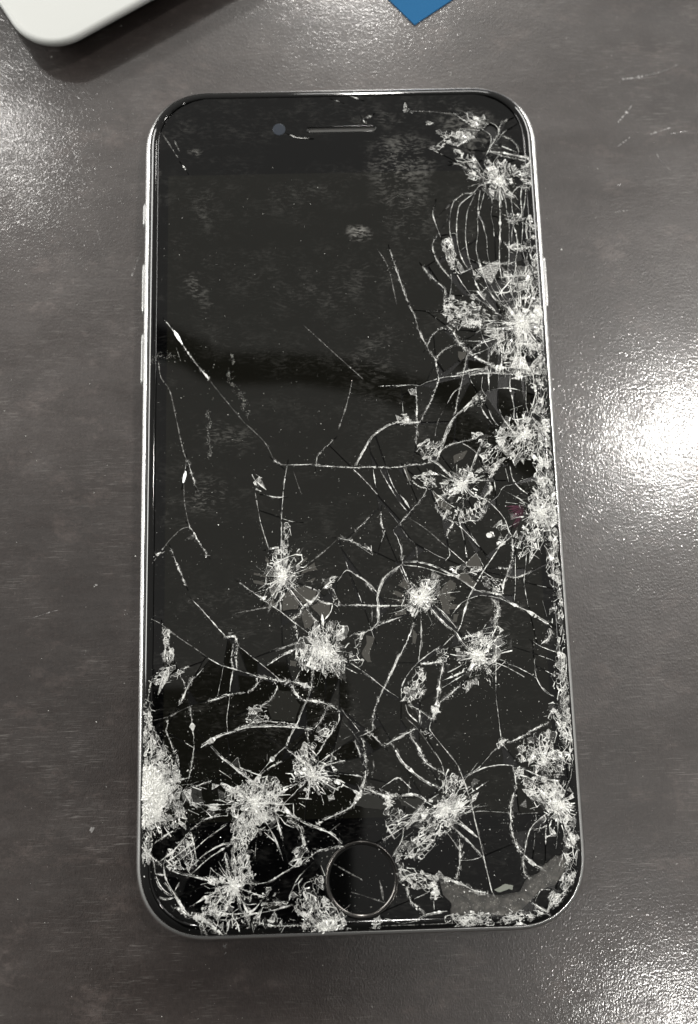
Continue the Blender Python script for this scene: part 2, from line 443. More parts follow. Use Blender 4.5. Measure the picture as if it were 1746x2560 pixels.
# fracture survey of the cover glass, in hundredths of a millimetre from the phone's centre
CRACKS='''
f 0.13:1125,6358 1562,6339 1798,6304 1961,6281
g 0.26:1961,6281 2171,6116 2276,6034 2402,6001
c 0.19:1496,5651 1725,5518
c 0.19:2384,6011 2541,5888 2553,5768 2508,5610 2447,5493
c 0.39:2506,5571 2722,5547 2900,5503 3150,5439 3217,5359
g 0.26:2541,5550 2789,5466 2968,5423 3110,5381
c 0.19:2586,5708 2729,5665 2905,5583 2993,5541
g 0.26:2687,5885 2864,5802 2967,5700 3013,5561
g 0.39:2687,5885 2733,6064 2847,6142
g 0.32:2687,5885 2607,5767 2528,5650 2541,5550
c 0.19:2420,5991 2554,6108 2677,6025 2687,5885
c 0.26:1899,5366 2093,5283 2283,5122 2458,5040
g 0.19:1898,5346 2134,5381 2279,5398
c 0.19:2214,5537 2313,5358 2412,5179
c 0.19:2446,5473 2421,5336 2502,5177
g 0.26:2637,5017 2327,4946 2195,4812 2014,4777 1865,4664
c 0.19:1865,4664 1803,4491 1774,4261 1774,4069 1812,3935
c 0.26:2194,4793 1969,4603 1915,4411 1888,4220 1886,3991 1910,3762 1971,3571 2036,3457
c 0.19:2210,4753 2088,4485 2050,4255 2027,3987 2049,3721 2107,3455 2166,3247
c 0.19:2323,4868 2273,4597 2249,4308 2236,4059 2197,3831 2207,3679 2248,3452 2307,3244
c 0.13:2393,4827 2306,4538 2272,4404 2327,4268 2354,4114 2382,3980 2383,3676 2436,3354
c 0.13:2483,4825 2508,4631 2477,4399 2502,4207 2509,4015
c 0.26:2635,4978 2635,4667 2629,4396 2612,4108 2587,3823 2571,3539 2589,3238
c 0.19:2683,4880 2740,4626 2747,4432 2773,4278 2758,4010 2746,3819 2724,3441
c 0.19:2755,4878 2833,4682 2840,4488 2864,4295 2817,4104 2796,3914
c 0.26:3028,4931 2935,4874 2857,4779 2830,4624
c 0.26:3028,4931 2995,4678 2997,4427 2917,4294
c 0.19:3097,4890 3065,4658 3012,4388 2998,4158 2959,3815 2998,3586
c 0.13:3081,4348 3050,4137 3078,3869
c 0.26:2809,4277 2855,4142 2882,4007 2886,3778 2836,3533 2830,3289
g 0.39:2722,4317 2880,4275 3043,4310
g 0.32:2662,3897 2763,3800 2939,3777 3048,3813 3223,3771
g 0.26:2288,3545 2534,3512 2728,3517 2819,3553
c 0.13:1910,3762 2020,3835
c 0.19:1961,3374 2107,3474
c 0.13:2028,3646 2183,3567 2285,3489
c 0.19:1540,4612 1498,4459 1527,4304 1588,4092 1620,3996
g 0.26:1550,4036 1473,3885 1500,3695 1564,3542 1662,3390 1745,3275
c 0.19:1765,4069 1872,4067 1878,3838
c 0.13:1568,3637 1659,3692
g 0.26:1288,3492 1346,3397 1429,3282
f 0.13:2770,5132 2949,5109 3053,5048
c 0.19:3023,5442 3134,5479 3220,5398
c 0.19:2623,5727 2780,5923 2837,5962
g 0.32:901,3266 978,3003 1057,2779 1122,2648 1165,2426 1243,2223 1307,2076 1371,1965 1436,1873
g 0.32:1435,1855 1492,1962 1600,2051 1778,2138
g 0.26:1435,1837 1445,1692 1474,1565 1434,1441 1375,1281 1263,1070 1116,808
g 0.26:1290,2094 1403,2292 1529,2399 1634,2397
g 0.19:1297,3501 1430,3310 1598,3138
c 0.19:1499,3685 1580,3514 1662,3380 1713,3341
g 0.45:1598,3138 1647,3062 1624,2933 1616,2766 1645,2636
c 0.19:1749,3359 1759,3209 1711,2931 1687,2783
g 0.58:1636,2452 1720,2377 1768,2284 1831,2155 1899,2135
c 0.13:1317,2717 1473,2704 1614,2720
c 0.19:1854,3338 2015,3054 2217,2882 2418,2711 2618,2540
c 0.19:1951,3168 2081,2959 2336,2805 2451,2673
c 0.19:2116,3295 2225,3031 2354,2823 2518,2616
c 0.19:2352,3103 2430,2933 2529,2819 2625,2650 2723,2537
c 0.19:2481,3212 2573,2967 2668,2798 2762,2610
c 0.19:2224,3669 2279,3385 2338,3159 2400,3008
c 0.19:2383,3666 2424,3457 2483,3249 2562,3079 2640,2910
c 0.19:2578,3662 2567,3473 2591,3284
c 0.19:2728,3206 2748,2963 2789,2758 2815,2609
c 0.19:2737,3658 2702,3376 2727,3188
c 0.26:2885,3184 2885,2904 2872,2682
c 0.26:3042,3162 2973,2902 2923,2662
c 0.26:3178,3084 3076,2863 2974,2643
g 0.32:2029,2979 2188,2994 2353,3121
g 0.32:2555,3266 2751,3300 2980,3295
g 0.26:2585,3172 2757,3112 2918,3146
g 0.26:2401,3027 2575,3004 2753,3038
g 0.26:2462,2877 2637,2854 2850,2905 3061,2900
c 0.19:1944,3374 2106,3446
g 0.26:2305,3535 2552,3530 2728,3517 2814,3468
f 0.13:2190,2697 2322,2565 2435,2397
f 0.13:2217,2549 2348,2399 2464,2286
f 0.13:2195,2476 2310,2345 2461,2231
f 0.13:2273,2622 2389,2508 2505,2395
c 0.19:2199,2864 2186,2624 2190,2366 2248,2163 2311,2034 2280,1799
c 0.26:2220,2292 2478,2222 2551,2284
g 0.26:2032,2022 2177,2128 2319,2180 2513,2230
c 0.19:2032,2022 1959,1951
g 0.71:1830,2136 1962,2006 2095,1894 2263,1799 2396,1706
g 0.26:1959,1951 1918,1825 1875,1646 1811,1396 1749,1183 1723,1006
g 0.45:1723,1006 1685,936
c 0.19:1965,1716 1974,1554 2035,1409
c 0.19:1159,1438 1282,1498 1491,1556 1630,1580
g 0.32:1630,1580 1873,1610 2083,1659 2257,1691
c 0.39:1770,1630 2050,1696 2275,1709
c 0.39:1958,1590 2150,1621 2391,1616 2632,1592
c 0.32:2262,1781 2466,1722 2743,1716 3073,1726
c 0.32:2627,1520 2837,1551 3064,1600
c 0.13:729,1431 832,1437 1005,1460 1159,1438
c 0.26:2474,2470 2477,2213 2517,1993 2502,1739
c 0.26:2623,2319 2625,2063 2684,1880
c 0.19:2704,2226 2725,1988 2737,1897
c 0.26:2827,2241 2829,1986 2807,1624 2815,1480
c 0.19:2912,2203 2916,1984
c 0.26:2984,2238 2987,2018 2995,1873
c 0.19:2440,2177 2364,2051 2323,1943 2279,1781
g 0.32:2397,2032 2478,1921 2580,1882 2803,1841
c 0.19:2181,1567 2154,1370 2200,1279
c 0.19:2278,1763 2279,1457 2287,1295
c 0.19:2446,1669 2436,1489
c 0.26:2631,1574 2618,1359 2643,1197 2666,1019
c 0.26:2870,1532 2875,1335 2859,1085
g 0.26:3007,1511 3028,1295 3031,1081 2934,906
c 0.19:2255,1332 2429,1363 2652,1358 2889,1281
c 0.39:1457,432 1554,692 1665,866 1844,1039 1988,1160
c 0.26:1592,1133 1685,1292 1811,1396
f 0.13:1362,591 1424,836 1518,1011
c 0.32:2121,1085 2182,942 2308,744
c 0.32:2253,993 2329,814 2393,742
c 0.32:2425,1007 2485,846 2579,703 2674,577
c 0.32:2666,1019 2656,842 2763,645
g 0.32:1089,1422 1095,1128 1092,844 1074,634 1050,459
g 0.45:808,798 962,812 1116,808
c 0.26:2934,906 2854,731 2792,557
c 0.26:2696,947 2718,734 2759,575
c 0.19:2859,1085 2882,907 2816,662
g 0.32:782,103 996,125 1174,139 1353,189
c 0.39:1648,787 1531,587 1470,423 1410,278 1370,170
g 0.32:1449,350 1596,438 1794,488 1974,521
c 0.26:1793,470 1931,375 2033,281
c 0.45:1760,-202 1854,-96 1995,228 2115,481
c 0.45:1760,-202 1555,-52 1403,115 1282,190
c 0.39:1760,-202 1904,-151 2187,-158
g 0.32:1760,-202 1769,-382 1760,-561
c 0.32:1760,-202 1997,-406 2168,-500 2334,-682 2414,-809 2457,-970 2505,-1059
c 0.26:1760,-202 1612,-342 1501,-447
c 0.26:1760,-202 1821,-383 1852,-474
c 0.32:1760,-202 1892,-385 1978,-423
g 0.77:2188,-140 2286,38 2395,72
g 0.71:2187,-158 2214,-303 2101,-426 2168,-500
c 0.19:2275,-160 2284,-323
c 0.26:2537,69 2561,-113 2641,-260 2792,-390
c 0.19:2464,34 2504,-184
c 0.19:2554,-231 2410,-272 2314,-414 2203,-500
f 0.13:2203,-500 2105,-677 2010,-817
g 0.26:933,-109 1070,-221 1191,-278 1097,-437 931,-611 748,-820
c 0.26:765,-357 833,-430 915,-575
c 0.26:761,-482 861,-610
c 0.19:1262,-279 1327,-407 1389,-587
c 0.26:1279,-298 1465,-464 1618,-575
c 0.26:1589,-806 1729,-827 1836,-794 1976,-798 2088,-676
g 0.58:1338,-550 1386,-658 1504,-768 1589,-824 1513,-946 1490,-1051
c 0.32:1624,-824 1741,-934 1857,-1061 1988,-1222
c 0.26:1860,-1008 1940,-1151 1988,-1222
f 0.13:874,-717 1096,-864 1265,-1010 1465,-1209
c 0.26:2231,-1264 2413,-1128 2505,-1059
g 0.45:2503,-1095 2505,-1341 2442,-1532 2360,-1739 2295,-1962
c 0.26:2475,-970 2246,-1299 2077,-1522 1963,-1694 1812,-1932 1734,-2102 1653,-2340
c 0.19:2539,-1359 2526,-1569 2511,-1829 2478,-2087
c 0.19:2714,-1346 2683,-1573 2651,-1798 2672,-2024 2697,-2179
g 0.32:2248,-1562 2457,-1567
g 0.32:2380,-1687 2553,-1709 2766,-1627
c 0.26:1762,-1217 1771,-1375
c 0.26:1499,-1227 1649,-1372 1749,-1462
c 0.26:1499,-1227 1512,-1333 1438,-1419
c 0.19:1116,-1218 1303,-1328 1456,-1402
f 0.13:747,-855 862,-1035 979,-1161 1005,-1390
c 0.39:760,-1436 986,-1433 1243,-1501 1464,-1611 1616,-1702
c 0.26:776,-1471 1069,-1514 1411,-1627 1548,-1665
g 0.39:736,-1137 764,-1314 760,-1436
c 0.32:1566,-1666 1850,-1864
c 0.39:1832,-1881 2089,-1939 2294,-1979
c 0.19:1466,-2301 1666,-2083 1913,-1986 2086,-1991 2256,-2030
c 0.52:2256,-2030 2508,-2157 2693,-2248 2890,-2390 2990,-2444
g 0.84:2184,-2080 2209,-2252 2116,-2386
c 0.19:722,-1505 802,-1698 883,-1821
c 0.19:2840,-1838 2994,-1877
c 0.26:3003,-1213 3110,-1444 3158,-1498
c 0.19:1931,-1309 2041,-1539
c 0.19:1748,-1479 1931,-1309
c 0.13:2663,-188 2808,-138
c 0.26:747,-1466 807,-1622 867,-1778
c 0.32:747,-1466 543,-1593 429,-1723 368,-1897 351,-2094
c 0.19:701,-1509 563,-1660
c 0.26:166,-1694 273,-1785 357,-1897
f 0.13:-29,-1578 144,-1671 230,-1762
g 0.26:-43,-2072 176,-2089 351,-2094 767,-2105
c 0.26:350,-2115 357,-2225 353,-2355
g 0.58:365,-2333 296,-2418
g 0.19:407,-2378 584,-2318 716,-2278
c 0.32:1248,-2117 1354,-2207 1478,-2363 1560,-2474
c 0.45:1181,-2159 1347,-2360 1557,-2538
c 0.19:1290,-2162 1477,-2385
c 0.32:1019,-2351 1010,-2589 962,-2952
g 0.32:909,-2370 813,-2605 673,-2859 533,-3111 417,-3341 303,-3549 230,-3798 225,-3965
c 0.26:1780,-2022 1704,-2217 1628,-2432 1580,-2517
c 0.19:1853,-1892 2071,-1931 2289,-1970
c 0.26:1599,-1687 1833,-1848 1897,-1893
g 0.71:2152,-2054 2233,-2187 2179,-2360 2147,-2533
c 0.52:1557,-2538 1678,-2736 1824,-2869
c 0.26:1511,-2580 1352,-2727
c 0.32:1640,-2627 1905,-2569 2124,-2554
c 0.26:1680,-2693 1902,-2634 2121,-2618
c 0.19:2142,-2619 2334,-2700 2176,-2792
c 0.19:2164,-2620 2140,-3048 2116,-3472 2138,-3851 2148,-4039 2160,-4206
c 0.19:2251,-3009 2484,-3100 2735,-3256 2813,-3386 2956,-3517
c 0.26:950,-2973 792,-3140 687,-3328 670,-3496
c 0.26:950,-2973 1152,-2829 1286,-2747
g 0.52:993,-2996 1318,-2983
g 0.65:1339,-3005 1262,-3280 1205,-3574 1130,-3823
c 0.32:1306,-3260 1570,-3161 1659,-3121
c 0.26:1301,-3366 1523,-3244 1634,-3184
g 0.52:1606,-3310 1404,-3474 1247,-3596 1152,-3803
c 0.19:1130,-3823 1081,-3968 1181,-4116 1342,-4328 1422,-4437
c 0.26:731,-3603 769,-3730 892,-3859
g 0.45:774,-3604 942,-3693 1108,-3823
c 0.19:59,-3077 270,-3232 438,-3363 627,-3495
g 0.52:118,-3962 264,-4091 367,-4197
g 0.52:388,-4198 584,-4100 867,-3962
c 0.32:496,-4159 636,-4415
g 0.58:778,-4043 898,-4253 997,-4425
f 0.13:724,-3791 929,-4005 1210,-4431
g 0.39:-56,-4102 22,-4332
g 0.39:71,-4106 105,-4400
c 0.19:-92,-3831 32,-4001
c 0.26:52,-4043 225,-3965
c 0.26:2160,-4206 2239,-4312
f 0.13:1911,-4451 2047,-4306 2267,-4209
g 0.39:2246,-4208 2464,-4131 2642,-4032 2863,-3934
c 0.32:2748,-2721 2853,-2789 3023,-2858 3194,-2906
c 0.19:2801,-2916 3098,-3032
c 0.19:2894,-3154 3103,-3266
c 0.32:2731,-2979 2755,-3278 2873,-3472 2998,-3539
g 0.90:2855,-2746 2993,-2642 3002,-2512
g 0.39:942,-3693 934,-3881
c 0.32:-2484,-1952 -2397,-2042 -2222,-2242 -2070,-2419 -1962,-2530
g 0.65:-1984,-2508 -1854,-2511 -1811,-2620
c 0.26:-1811,-2641 -1596,-2818 -1382,-2995 -1190,-3159
g 0.32:-1876,-2618 -1898,-2810 -1878,-3002
g 0.39:-1811,-2641 -1834,-2812 -1824,-3004
f 0.13:-3135,-2207 -2982,-2287 -2851,-2398 -2503,-2644 -2287,-2800
c 0.26:-2265,-2822 -2071,-2933 -1856,-3003 -1641,-3073 -1491,-3130
g 0.71:-1512,-3129 -1298,-3167 -1126,-3203 -954,-3218 -697,-3310
g 0.39:-1512,-3129 -1535,-3266 -1686,-3346 -1943,-3381 -2115,-3440 -2265,-3467
c 0.19:-2028,-2945 -2072,-3188 -2115,-3398
c 0.19:-1878,-3002 -1921,-3234 -1944,-3486 -1977,-3716 -1966,-3924
g 0.45:-1276,-3189 -1213,-3296 -1344,-3503 -1473,-3562
c 0.58:-2370,-4150 -2158,-4022 -1945,-3945 -1690,-3880 -1434,-3866 -1178,-3873 -901,-3902 -688,-3928
g 0.39:-1860,-3906 -1582,-3810 -1262,-3798 -943,-3849
g 0.71:-976,-3260 -935,-3388 -787,-3497 -573,-3524 -360,-3614 -276,-3679
c 0.39:-697,-3310 -743,-3456 -832,-3643 -922,-3849 -1031,-4033 -1075,-4156
c 0.26:-1075,-4156 -1226,-4275 -1440,-4495 -1674,-4773
g 0.52:-468,-3632 -558,-3818 -667,-3919
c 0.26:-277,-3700 -302,-3845 -500,-4110 -610,-4272 -697,-4372
g 0.39:-763,-3937 -756,-4103
g 0.39:-647,-4023 -522,-4109
c 0.45:-2222,-4134 -2073,-4293 -1863,-4462 -1652,-4632 -1443,-4780 -1213,-4928
g 0.32:-2960,-2331 -2914,-2569 -2933,-2846
g 0.39:-2873,-2376 -2860,-2613 -2783,-2786 -2847,-2891
g 0.26:-3103,-3075 -3143,-3243 -3163,-3390 -3247,-3534
g 0.26:-2695,-3044 -2619,-3194
g 0.58:-2480,-3113 -2565,-3238 -2629,-3384 -2692,-3508
c 0.19:-2330,-2969 -2458,-3114
g 0.39:-2652,-2981 -2566,-2952
f 0.13:-3095,-3737 -2819,-3671 -2713,-3612 -2500,-3524
g 0.26:-2532,-3554 -2499,-3785 -2476,-4055 -2476,-4220 -2517,-4464 -2579,-4666
c 0.19:-2603,-4072 -2476,-4147
g 0.26:-2861,-3733 -2881,-3898 -2816,-4066 -2772,-4191
g 0.32:-3246,-3597 -3115,-3809 -2964,-4041 -2857,-4209
g 0.26:-2579,-4727 -2411,-4692 -2221,-4636
c 0.39:-678,-4475 -444,-4441 -210,-4396
c 0.32:-635,-4436 -268,-4199
c 0.19:-654,-4353 -501,-4131
c 0.19:-594,-4519 -278,-4589 7,-4618
c 0.32:-533,-4623 -198,-4775 -1,-4882
c 0.39:-704,-4720 -769,-4799 -793,-4940
g 0.52:-1076,-4218 -930,-4325 -741,-4474
c 0.19:-376,-4237 -422,-4421 -404,-4524
g 0.26:-1674,-4773 -1440,-4536 -1164,-4380
f 0.13:-1990,-4571 -1821,-4525
f 0.13:-1374,-4250 -1376,-4394
f 0.13:-287,-4116 -158,-4057 15,-3979
f 0.13:-216,-3848 -92,-3976 21,-4145
f 0.13:-253,-3617 -150,-3766 27,-3917
f 0.13:-1852,-2154 -1525,-2098 -1197,-2052
c 0.39:-2003,-4340 -1810,-4512 -1575,-4684 -1341,-4836 -1172,-5005
c 0.19:-1556,-4871 -1255,-4797 -845,-4684
c 0.32:-1151,-5006 -999,-4866 -846,-4726
c 0.52:-1320,-4857 -1172,-5005 -983,-5195 -729,-5325 -455,-5434 -288,-5581
c 0.39:-1279,-5043 -1219,-5290 -1158,-5516
g 0.71:-1047,-5234 -900,-5340 -840,-5565 -758,-5709
c 0.32:-1433,-5386 -1285,-5512 -1222,-5574
c 0.39:-2539,-4925 -2325,-4972 -2069,-5051
g 0.32:-2494,-5314 -2325,-5197 -2069,-5102
c 0.26:-2451,-5599 -2240,-5423 -1985,-5268
c 0.39:-2471,-5820 -2324,-5684 -2112,-5569 -1943,-5533
c 0.26:-2471,-5920 -2239,-5726 -1943,-5553
c 0.39:-2957,-5745 -2747,-5591 -2537,-5354
c 0.32:-2914,-5787 -2683,-5653 -2473,-5498
c 0.32:-2872,-5828 -2662,-5734 -2472,-5599
c 0.26:-2515,-5354 -2472,-5518 -2429,-5761
c 0.26:-2579,-5474 -2493,-5719 -2534,-5898
g 0.32:-3044,-5501 -2876,-5385 -2749,-5327
c 0.26:-3190,-5638 -3062,-5742 -3029,-5924
g 0.45:-3148,-5639 -3020,-5744 -2935,-5806
c 0.26:-3029,-5924 -2892,-5948
c 0.52:-3018,-5964 -2932,-6126 -2763,-6250
c 0.32:-2914,-5807 -2870,-6008 -2721,-6251
c 0.39:-2721,-6251 -2847,-6287 -2972,-6263
c 0.45:-2891,-6047 -2721,-6251 -2637,-6392 -2531,-6513
g 0.84:-2699,-6410 -2531,-6513 -2364,-6558 -2197,-6661 -2031,-6822
g 0.45:-2364,-6617 -2260,-6815
c 0.52:-2872,-5828 -2681,-5934 -2387,-6002 -2113,-6080
c 0.26:-2743,-6171 -2681,-6054
g 0.58:-2007,-5713 -1965,-5895 -1924,-6036
c 0.32:-2113,-6090 -1903,-6076 -1566,-6106 -1355,-6073 -1143,-5959 -930,-5845 -737,-5730
g 0.45:-737,-5730 -566,-5654 -268,-5622
g 0.52:-665,-5306 -449,-5210 -147,-5076 -3,-4915
f 0.13:-454,-5394 -302,-5296
c 0.26:-2532,-6395 -2197,-6227 -2008,-6113
g 0.39:-1840,-6237 -1631,-6323
c 0.19:-1819,-6238 -1715,-6380 -1548,-6385
c 0.32:-2134,-6466 -1946,-6511 -1737,-6507 -1590,-6463 -1484,-6347
c 0.32:-2093,-6585 -1905,-6591 -1695,-6538 -1486,-6505 -1276,-6472 -1066,-6419
c 0.26:-1085,-6319 -955,-6065 -847,-5948
g 0.26:-1592,-6630 -1446,-6664 -1279,-6698 -924,-6699
c 0.26:-1154,-6712 -1218,-6827
c 0.39:-811,-6288 -877,-6424
c 0.45:-707,-6331 -774,-6526 -860,-6642
f 0.13:-1065,-6399 -858,-6524 -587,-6591
g 0.58:67,-4281 97,-4415 91,-4612 40,-4807 -55,-4956 -125,-5041
f 0.13:192,-4285 219,-4506 182,-4614
c 0.32:-113,-4606 45,-4643
c 0.26:-119,-4824 -8,-4893
g 0.90:62,-4808 264,-4879 442,-4949 556,-4930
c 0.52:443,-4927 624,-4911 873,-4929 983,-5008
c 0.32:983,-5008 864,-5134 935,-5071
c 0.19:311,-4815 450,-4731 588,-4670 764,-4828
g 0.32:519,-4701 588,-4670 632,-4715
c 0.52:568,-4296 686,-4475 862,-4634 1061,-4771 1239,-4841
g 0.52:898,-4305 1006,-4462 1138,-4554 1272,-4623
c 0.26:1149,-4312 1233,-4469 1272,-4623
f 0.19:1354,-4318 1482,-4520 1543,-4653
c 0.19:1565,-4676 1775,-4572 1992,-4358
c 0.26:1564,-4697 1843,-4574 2120,-4527 2301,-4543
c 0.32:1482,-4520 1562,-4741 1657,-5092 1710,-5374 1782,-5719 1833,-6017 1886,-6272 1913,-6377
c 0.39:1354,-5278 1529,-5390 1724,-5546
c 0.39:1328,-5363 1522,-5540 1671,-5694 1776,-5825
c 0.32:1444,-5280 1616,-5457 1745,-5568
c 0.26:1256,-5447 1383,-5622 1445,-5730
g 0.58:1454,-5538 1451,-5837 1381,-6109
c 0.19:1460,-5869 1640,-5863 1776,-5825
g 0.58:1225,-6115 1444,-6195 1618,-6285 1837,-6343
c 0.19:1674,-5201 1811,-5183 2193,-5216
f 0.13:2327,-5241 2668,-5229
g 0.65:2328,-4850 2257,-5088 2233,-5303 2243,-5518 2320,-5734 2383,-5800
g 0.26:2301,-4554 2336,-4719 2340,-4851
c 0.45:2458,-4591 2613,-4661 2812,-4755 2993,-4782
c 0.39:2449,-4744 2503,-4964 2588,-5054
c 0.32:2582,-4792 2638,-4990 2744,-5101
c 0.32:2756,-5253 2566,-5399 2465,-5568 2406,-5801
g 0.26:2562,-5463 2676,-5445 2769,-5405
c 0.13:2582,-5507 2544,-5741
c 0.13:2744,-5447 2728,-5682
c 0.65:2404,-5822 2510,-5931 2661,-6020
g 0.58:2381,-5842 2388,-6076 2451,-6141
c 0.32:2474,-6488 2687,-6630
c 0.26:2520,-6468 2619,-6314 2753,-6318
c 0.32:2818,-6341 2741,-6485 2687,-6630
c 0.32:2928,-6365 2784,-6508
c 0.45:533,-6148 648,-6067 805,-6029
g 0.52:642,-6214 701,-6404 871,-6576
c 0.26:746,-6384 949,-6307
c 0.26:1034,-6414 1039,-6539
c 0.45:757,-6676 937,-6598 1226,-6565
c 0.19:294,-6631 557,-6711 823,-6678
f 0.13:246,-6744 931,-6743 1373,-6736
g 0.32:309,-5548 629,-5386
c 0.26:629,-5386 600,-5556 457,-5786
f 0.13:746,-4696 727,-4892
c 0.26:-1114,-582 -1109,-743 -1122,-1143 -1125,-1382
c 0.19:-1464,-605 -1419,-816 -1312,-1170
c 0.39:-1312,-1170 -1154,-1143
c 0.19:-1116,-679 -974,-731 -863,-750
f 0.13:-775,-1152 -824,-1231 -889,-1356
f 0.13:-235,-1038 -509,-1271 -765,-1454
g 0.39:-235,-1022 -61,-1051 95,-1127 282,-1227
g 0.26:299,-682 184,-792 54,-902
g 0.26:460,-622 455,-783 497,-945 444,-1104
c 0.13:588,-625 664,-724 747,-839
c 0.19:748,-823 641,-917 700,-1030 735,-1159
g 0.26:-1772,-1681 -1554,-1843 -1368,-1989
c 0.26:-1368,-1989 -1136,-2150 -967,-2294 -783,-2438 -691,-2503
c 0.58:-990,-1811 -899,-1938 -807,-2066
c 0.39:-1085,-1855 -1181,-1993 -1236,-2085
c 0.26:-1148,-1885 -1136,-2150
c 0.52:-1226,-1867 -1368,-1989
c 0.19:-1319,-1787 -1538,-1843
c 0.26:-770,-1754 -568,-1838 -538,-1870
g 0.71:-807,-2066 -681,-2022 -586,-1931 -537,-1854
c 0.39:-586,-1962 -463,-2028 -338,-2047
g 0.58:-776,-2082 -839,-2112 -841,-2189 -982,-2278
g 0.45:-746,-2114 -639,-2257 -563,-2321
g 0.52:-921,-2342 -894,-2559
c 0.32:-338,-2047 -372,-2171 -469,-2292
c 0.32:-219,-1642 -106,-1535 49,-1618 173,-1700 309,-1845
c 0.13:-118,-1392 -82,-1520
g 0.58:173,-1700 278,-1860
g 0.32:-183,-2074 99,-2074 301,-2095 504,-2108
c 0.45:723,-1493 505,-1645 405,-1800 352,-1971 364,-2081 357,-2299 323,-2391
f 0.13:269,-2141 262,-2343
g 0.32:-70,-2535 164,-2495 401,-2377 591,-2305
c 0.39:-895,-2620 -1237,-2734
c 0.45:-896,-2712 -1114,-2813 -1363,-2959
c 0.32:-856,-3049 -943,-3213
g 0.52:-655,-3039 -691,-3316
g 0.58:-470,-3059 -473,-3180
g 0.58:-317,-3094 -273,-3171
c 0.32:-82,-2963 145,-3121 355,-3294
c 0.39:673,-2831 563,-3072 415,-3347
f 0.13:-1774,-2149 -1540,-2109 -1260,-2069
c 0.13:57,-1885 115,-2043
c 0.19:215,-2357 285,-2590
c 0.26:-2947,2627 -2854,2496 -2752,2344
b 0.45:-2824,2474 -2742,2334 -2681,2232
g 0.39:-2681,2226 -2529,2000 -2408,1828 -2248,1625
f 0.13:-2248,1625 -2088,1402
f 0.19:-2088,1402 -1889,1148 -1692,895
f 0.13:-1692,895 -1475,685 -1338,518 -1222,271
g 0.58:-1223,261 -1154,198
f 0.32:-1145,188 -1007,174
g 0.19:-1007,174 -790,173 -490,168
c 0.26:-1007,164 -1060,-117 -1083,-337 -1107,-635
c 0.26:-1347,-310 -1191,-344 -1093,-346
f 0.19:-1523,-246 -1467,-586 -1430,-804 -1308,-1181
f 0.19:-3071,1949 -3038,1717 -2987,1611 -2896,1484 -2835,1274 -2763,921 -2701,633 -2641,387 -2591,294
g 0.39:-2591,294 -2551,182 -2472,-102
f 0.13:-2472,-102 -2383,-284
c 0.19:-2611,265 -2629,103
b 0.52:-2616,113 -2658,-77
f 0.19:-2648,-97 -2637,-377 -2606,-557 -2557,-776
g 0.32:-2557,-776 -2479,-896 -2401,-1035 -2284,-1214
f 0.19:-3132,-1348 -2980,-1138 -2827,-946 -2673,-812 -2557,-786
g 0.52:-3076,-1213 -2999,-1176
g 0.32:-2845,-1122 -2766,-1319 -2610,-1690
d 0.52:-2277,1095 -2237,888 -2257,683 -2237,479 -2247,296
d 0.39:-1876,2048 -1856,1878
d 0.84:-1927,1775 -1868,1522 -1768,1373 -1689,1309 -1670,1101 -1611,1017
d 0.90:-3181,1952 -3012,2053 -2810,2017
f 0.13:-2781,2175 -2710,1941
f 0.13:-910,61 -798,-284
g 0.32:754,3802 856,3429 958,3084
f 0.13:546,3832 719,3482 834,2844
f 0.13:-703,2517 -193,2003 247,1568
f 0.19:67,1572 -34,1154 -179,741
g 0.19:-272,560 -499,337 -547,156
g 0.26:-591,157 26,106 380,106 644,90 911,111
c 0.45:93,140 211,365 397,635 715,812 1095,825
c 0.19:863,1179 874,900
c 0.26:47,74 240,-134 409,-341
c 0.19:356,66 391,-228
c 0.26:467,63 570,-143 694,-371
c 0.19:577,60 657,-190 760,-372
c 0.32:843,76 943,-197
c 0.13:468,1445 738,1453 1098,1454
f 0.26:-3061,6033 -2943,5846 -2852,5689 -2775,5560
f 0.19:-2841,5886 -2750,5673
g 0.19:-2697,5419 -2645,5334
c 0.32:-869,5943 -762,5898 -561,5877
g 0.45:379,6209 409,6156
g 0.45:458,6224 521,6275
c 0.26:158,6671 313,6607
c 0.19:-94,6589 -25,6562
f 0.26:-418,-5862 -199,-5992 -28,-6079
f 0.19:-28,-6079 0,-6107
f 0.26:250,-6115 275,-6225 299,-6388
f 0.19:-197,-6256 -25,-6306 108,-6351
f 0.26:108,-6351 212,-6386 317,-6425
c 0.52:2478,-6481 2602,-6570 2690,-6621
c 0.39:2690,-6609 2762,-6514 2845,-6431
c 0.39:2512,-6555 2573,-6618 2687,-6657
c 0.39:2172,-6836 2279,-6766 2431,-6819 2508,-6828
g 0.52:2512,-6767 2575,-6781'''
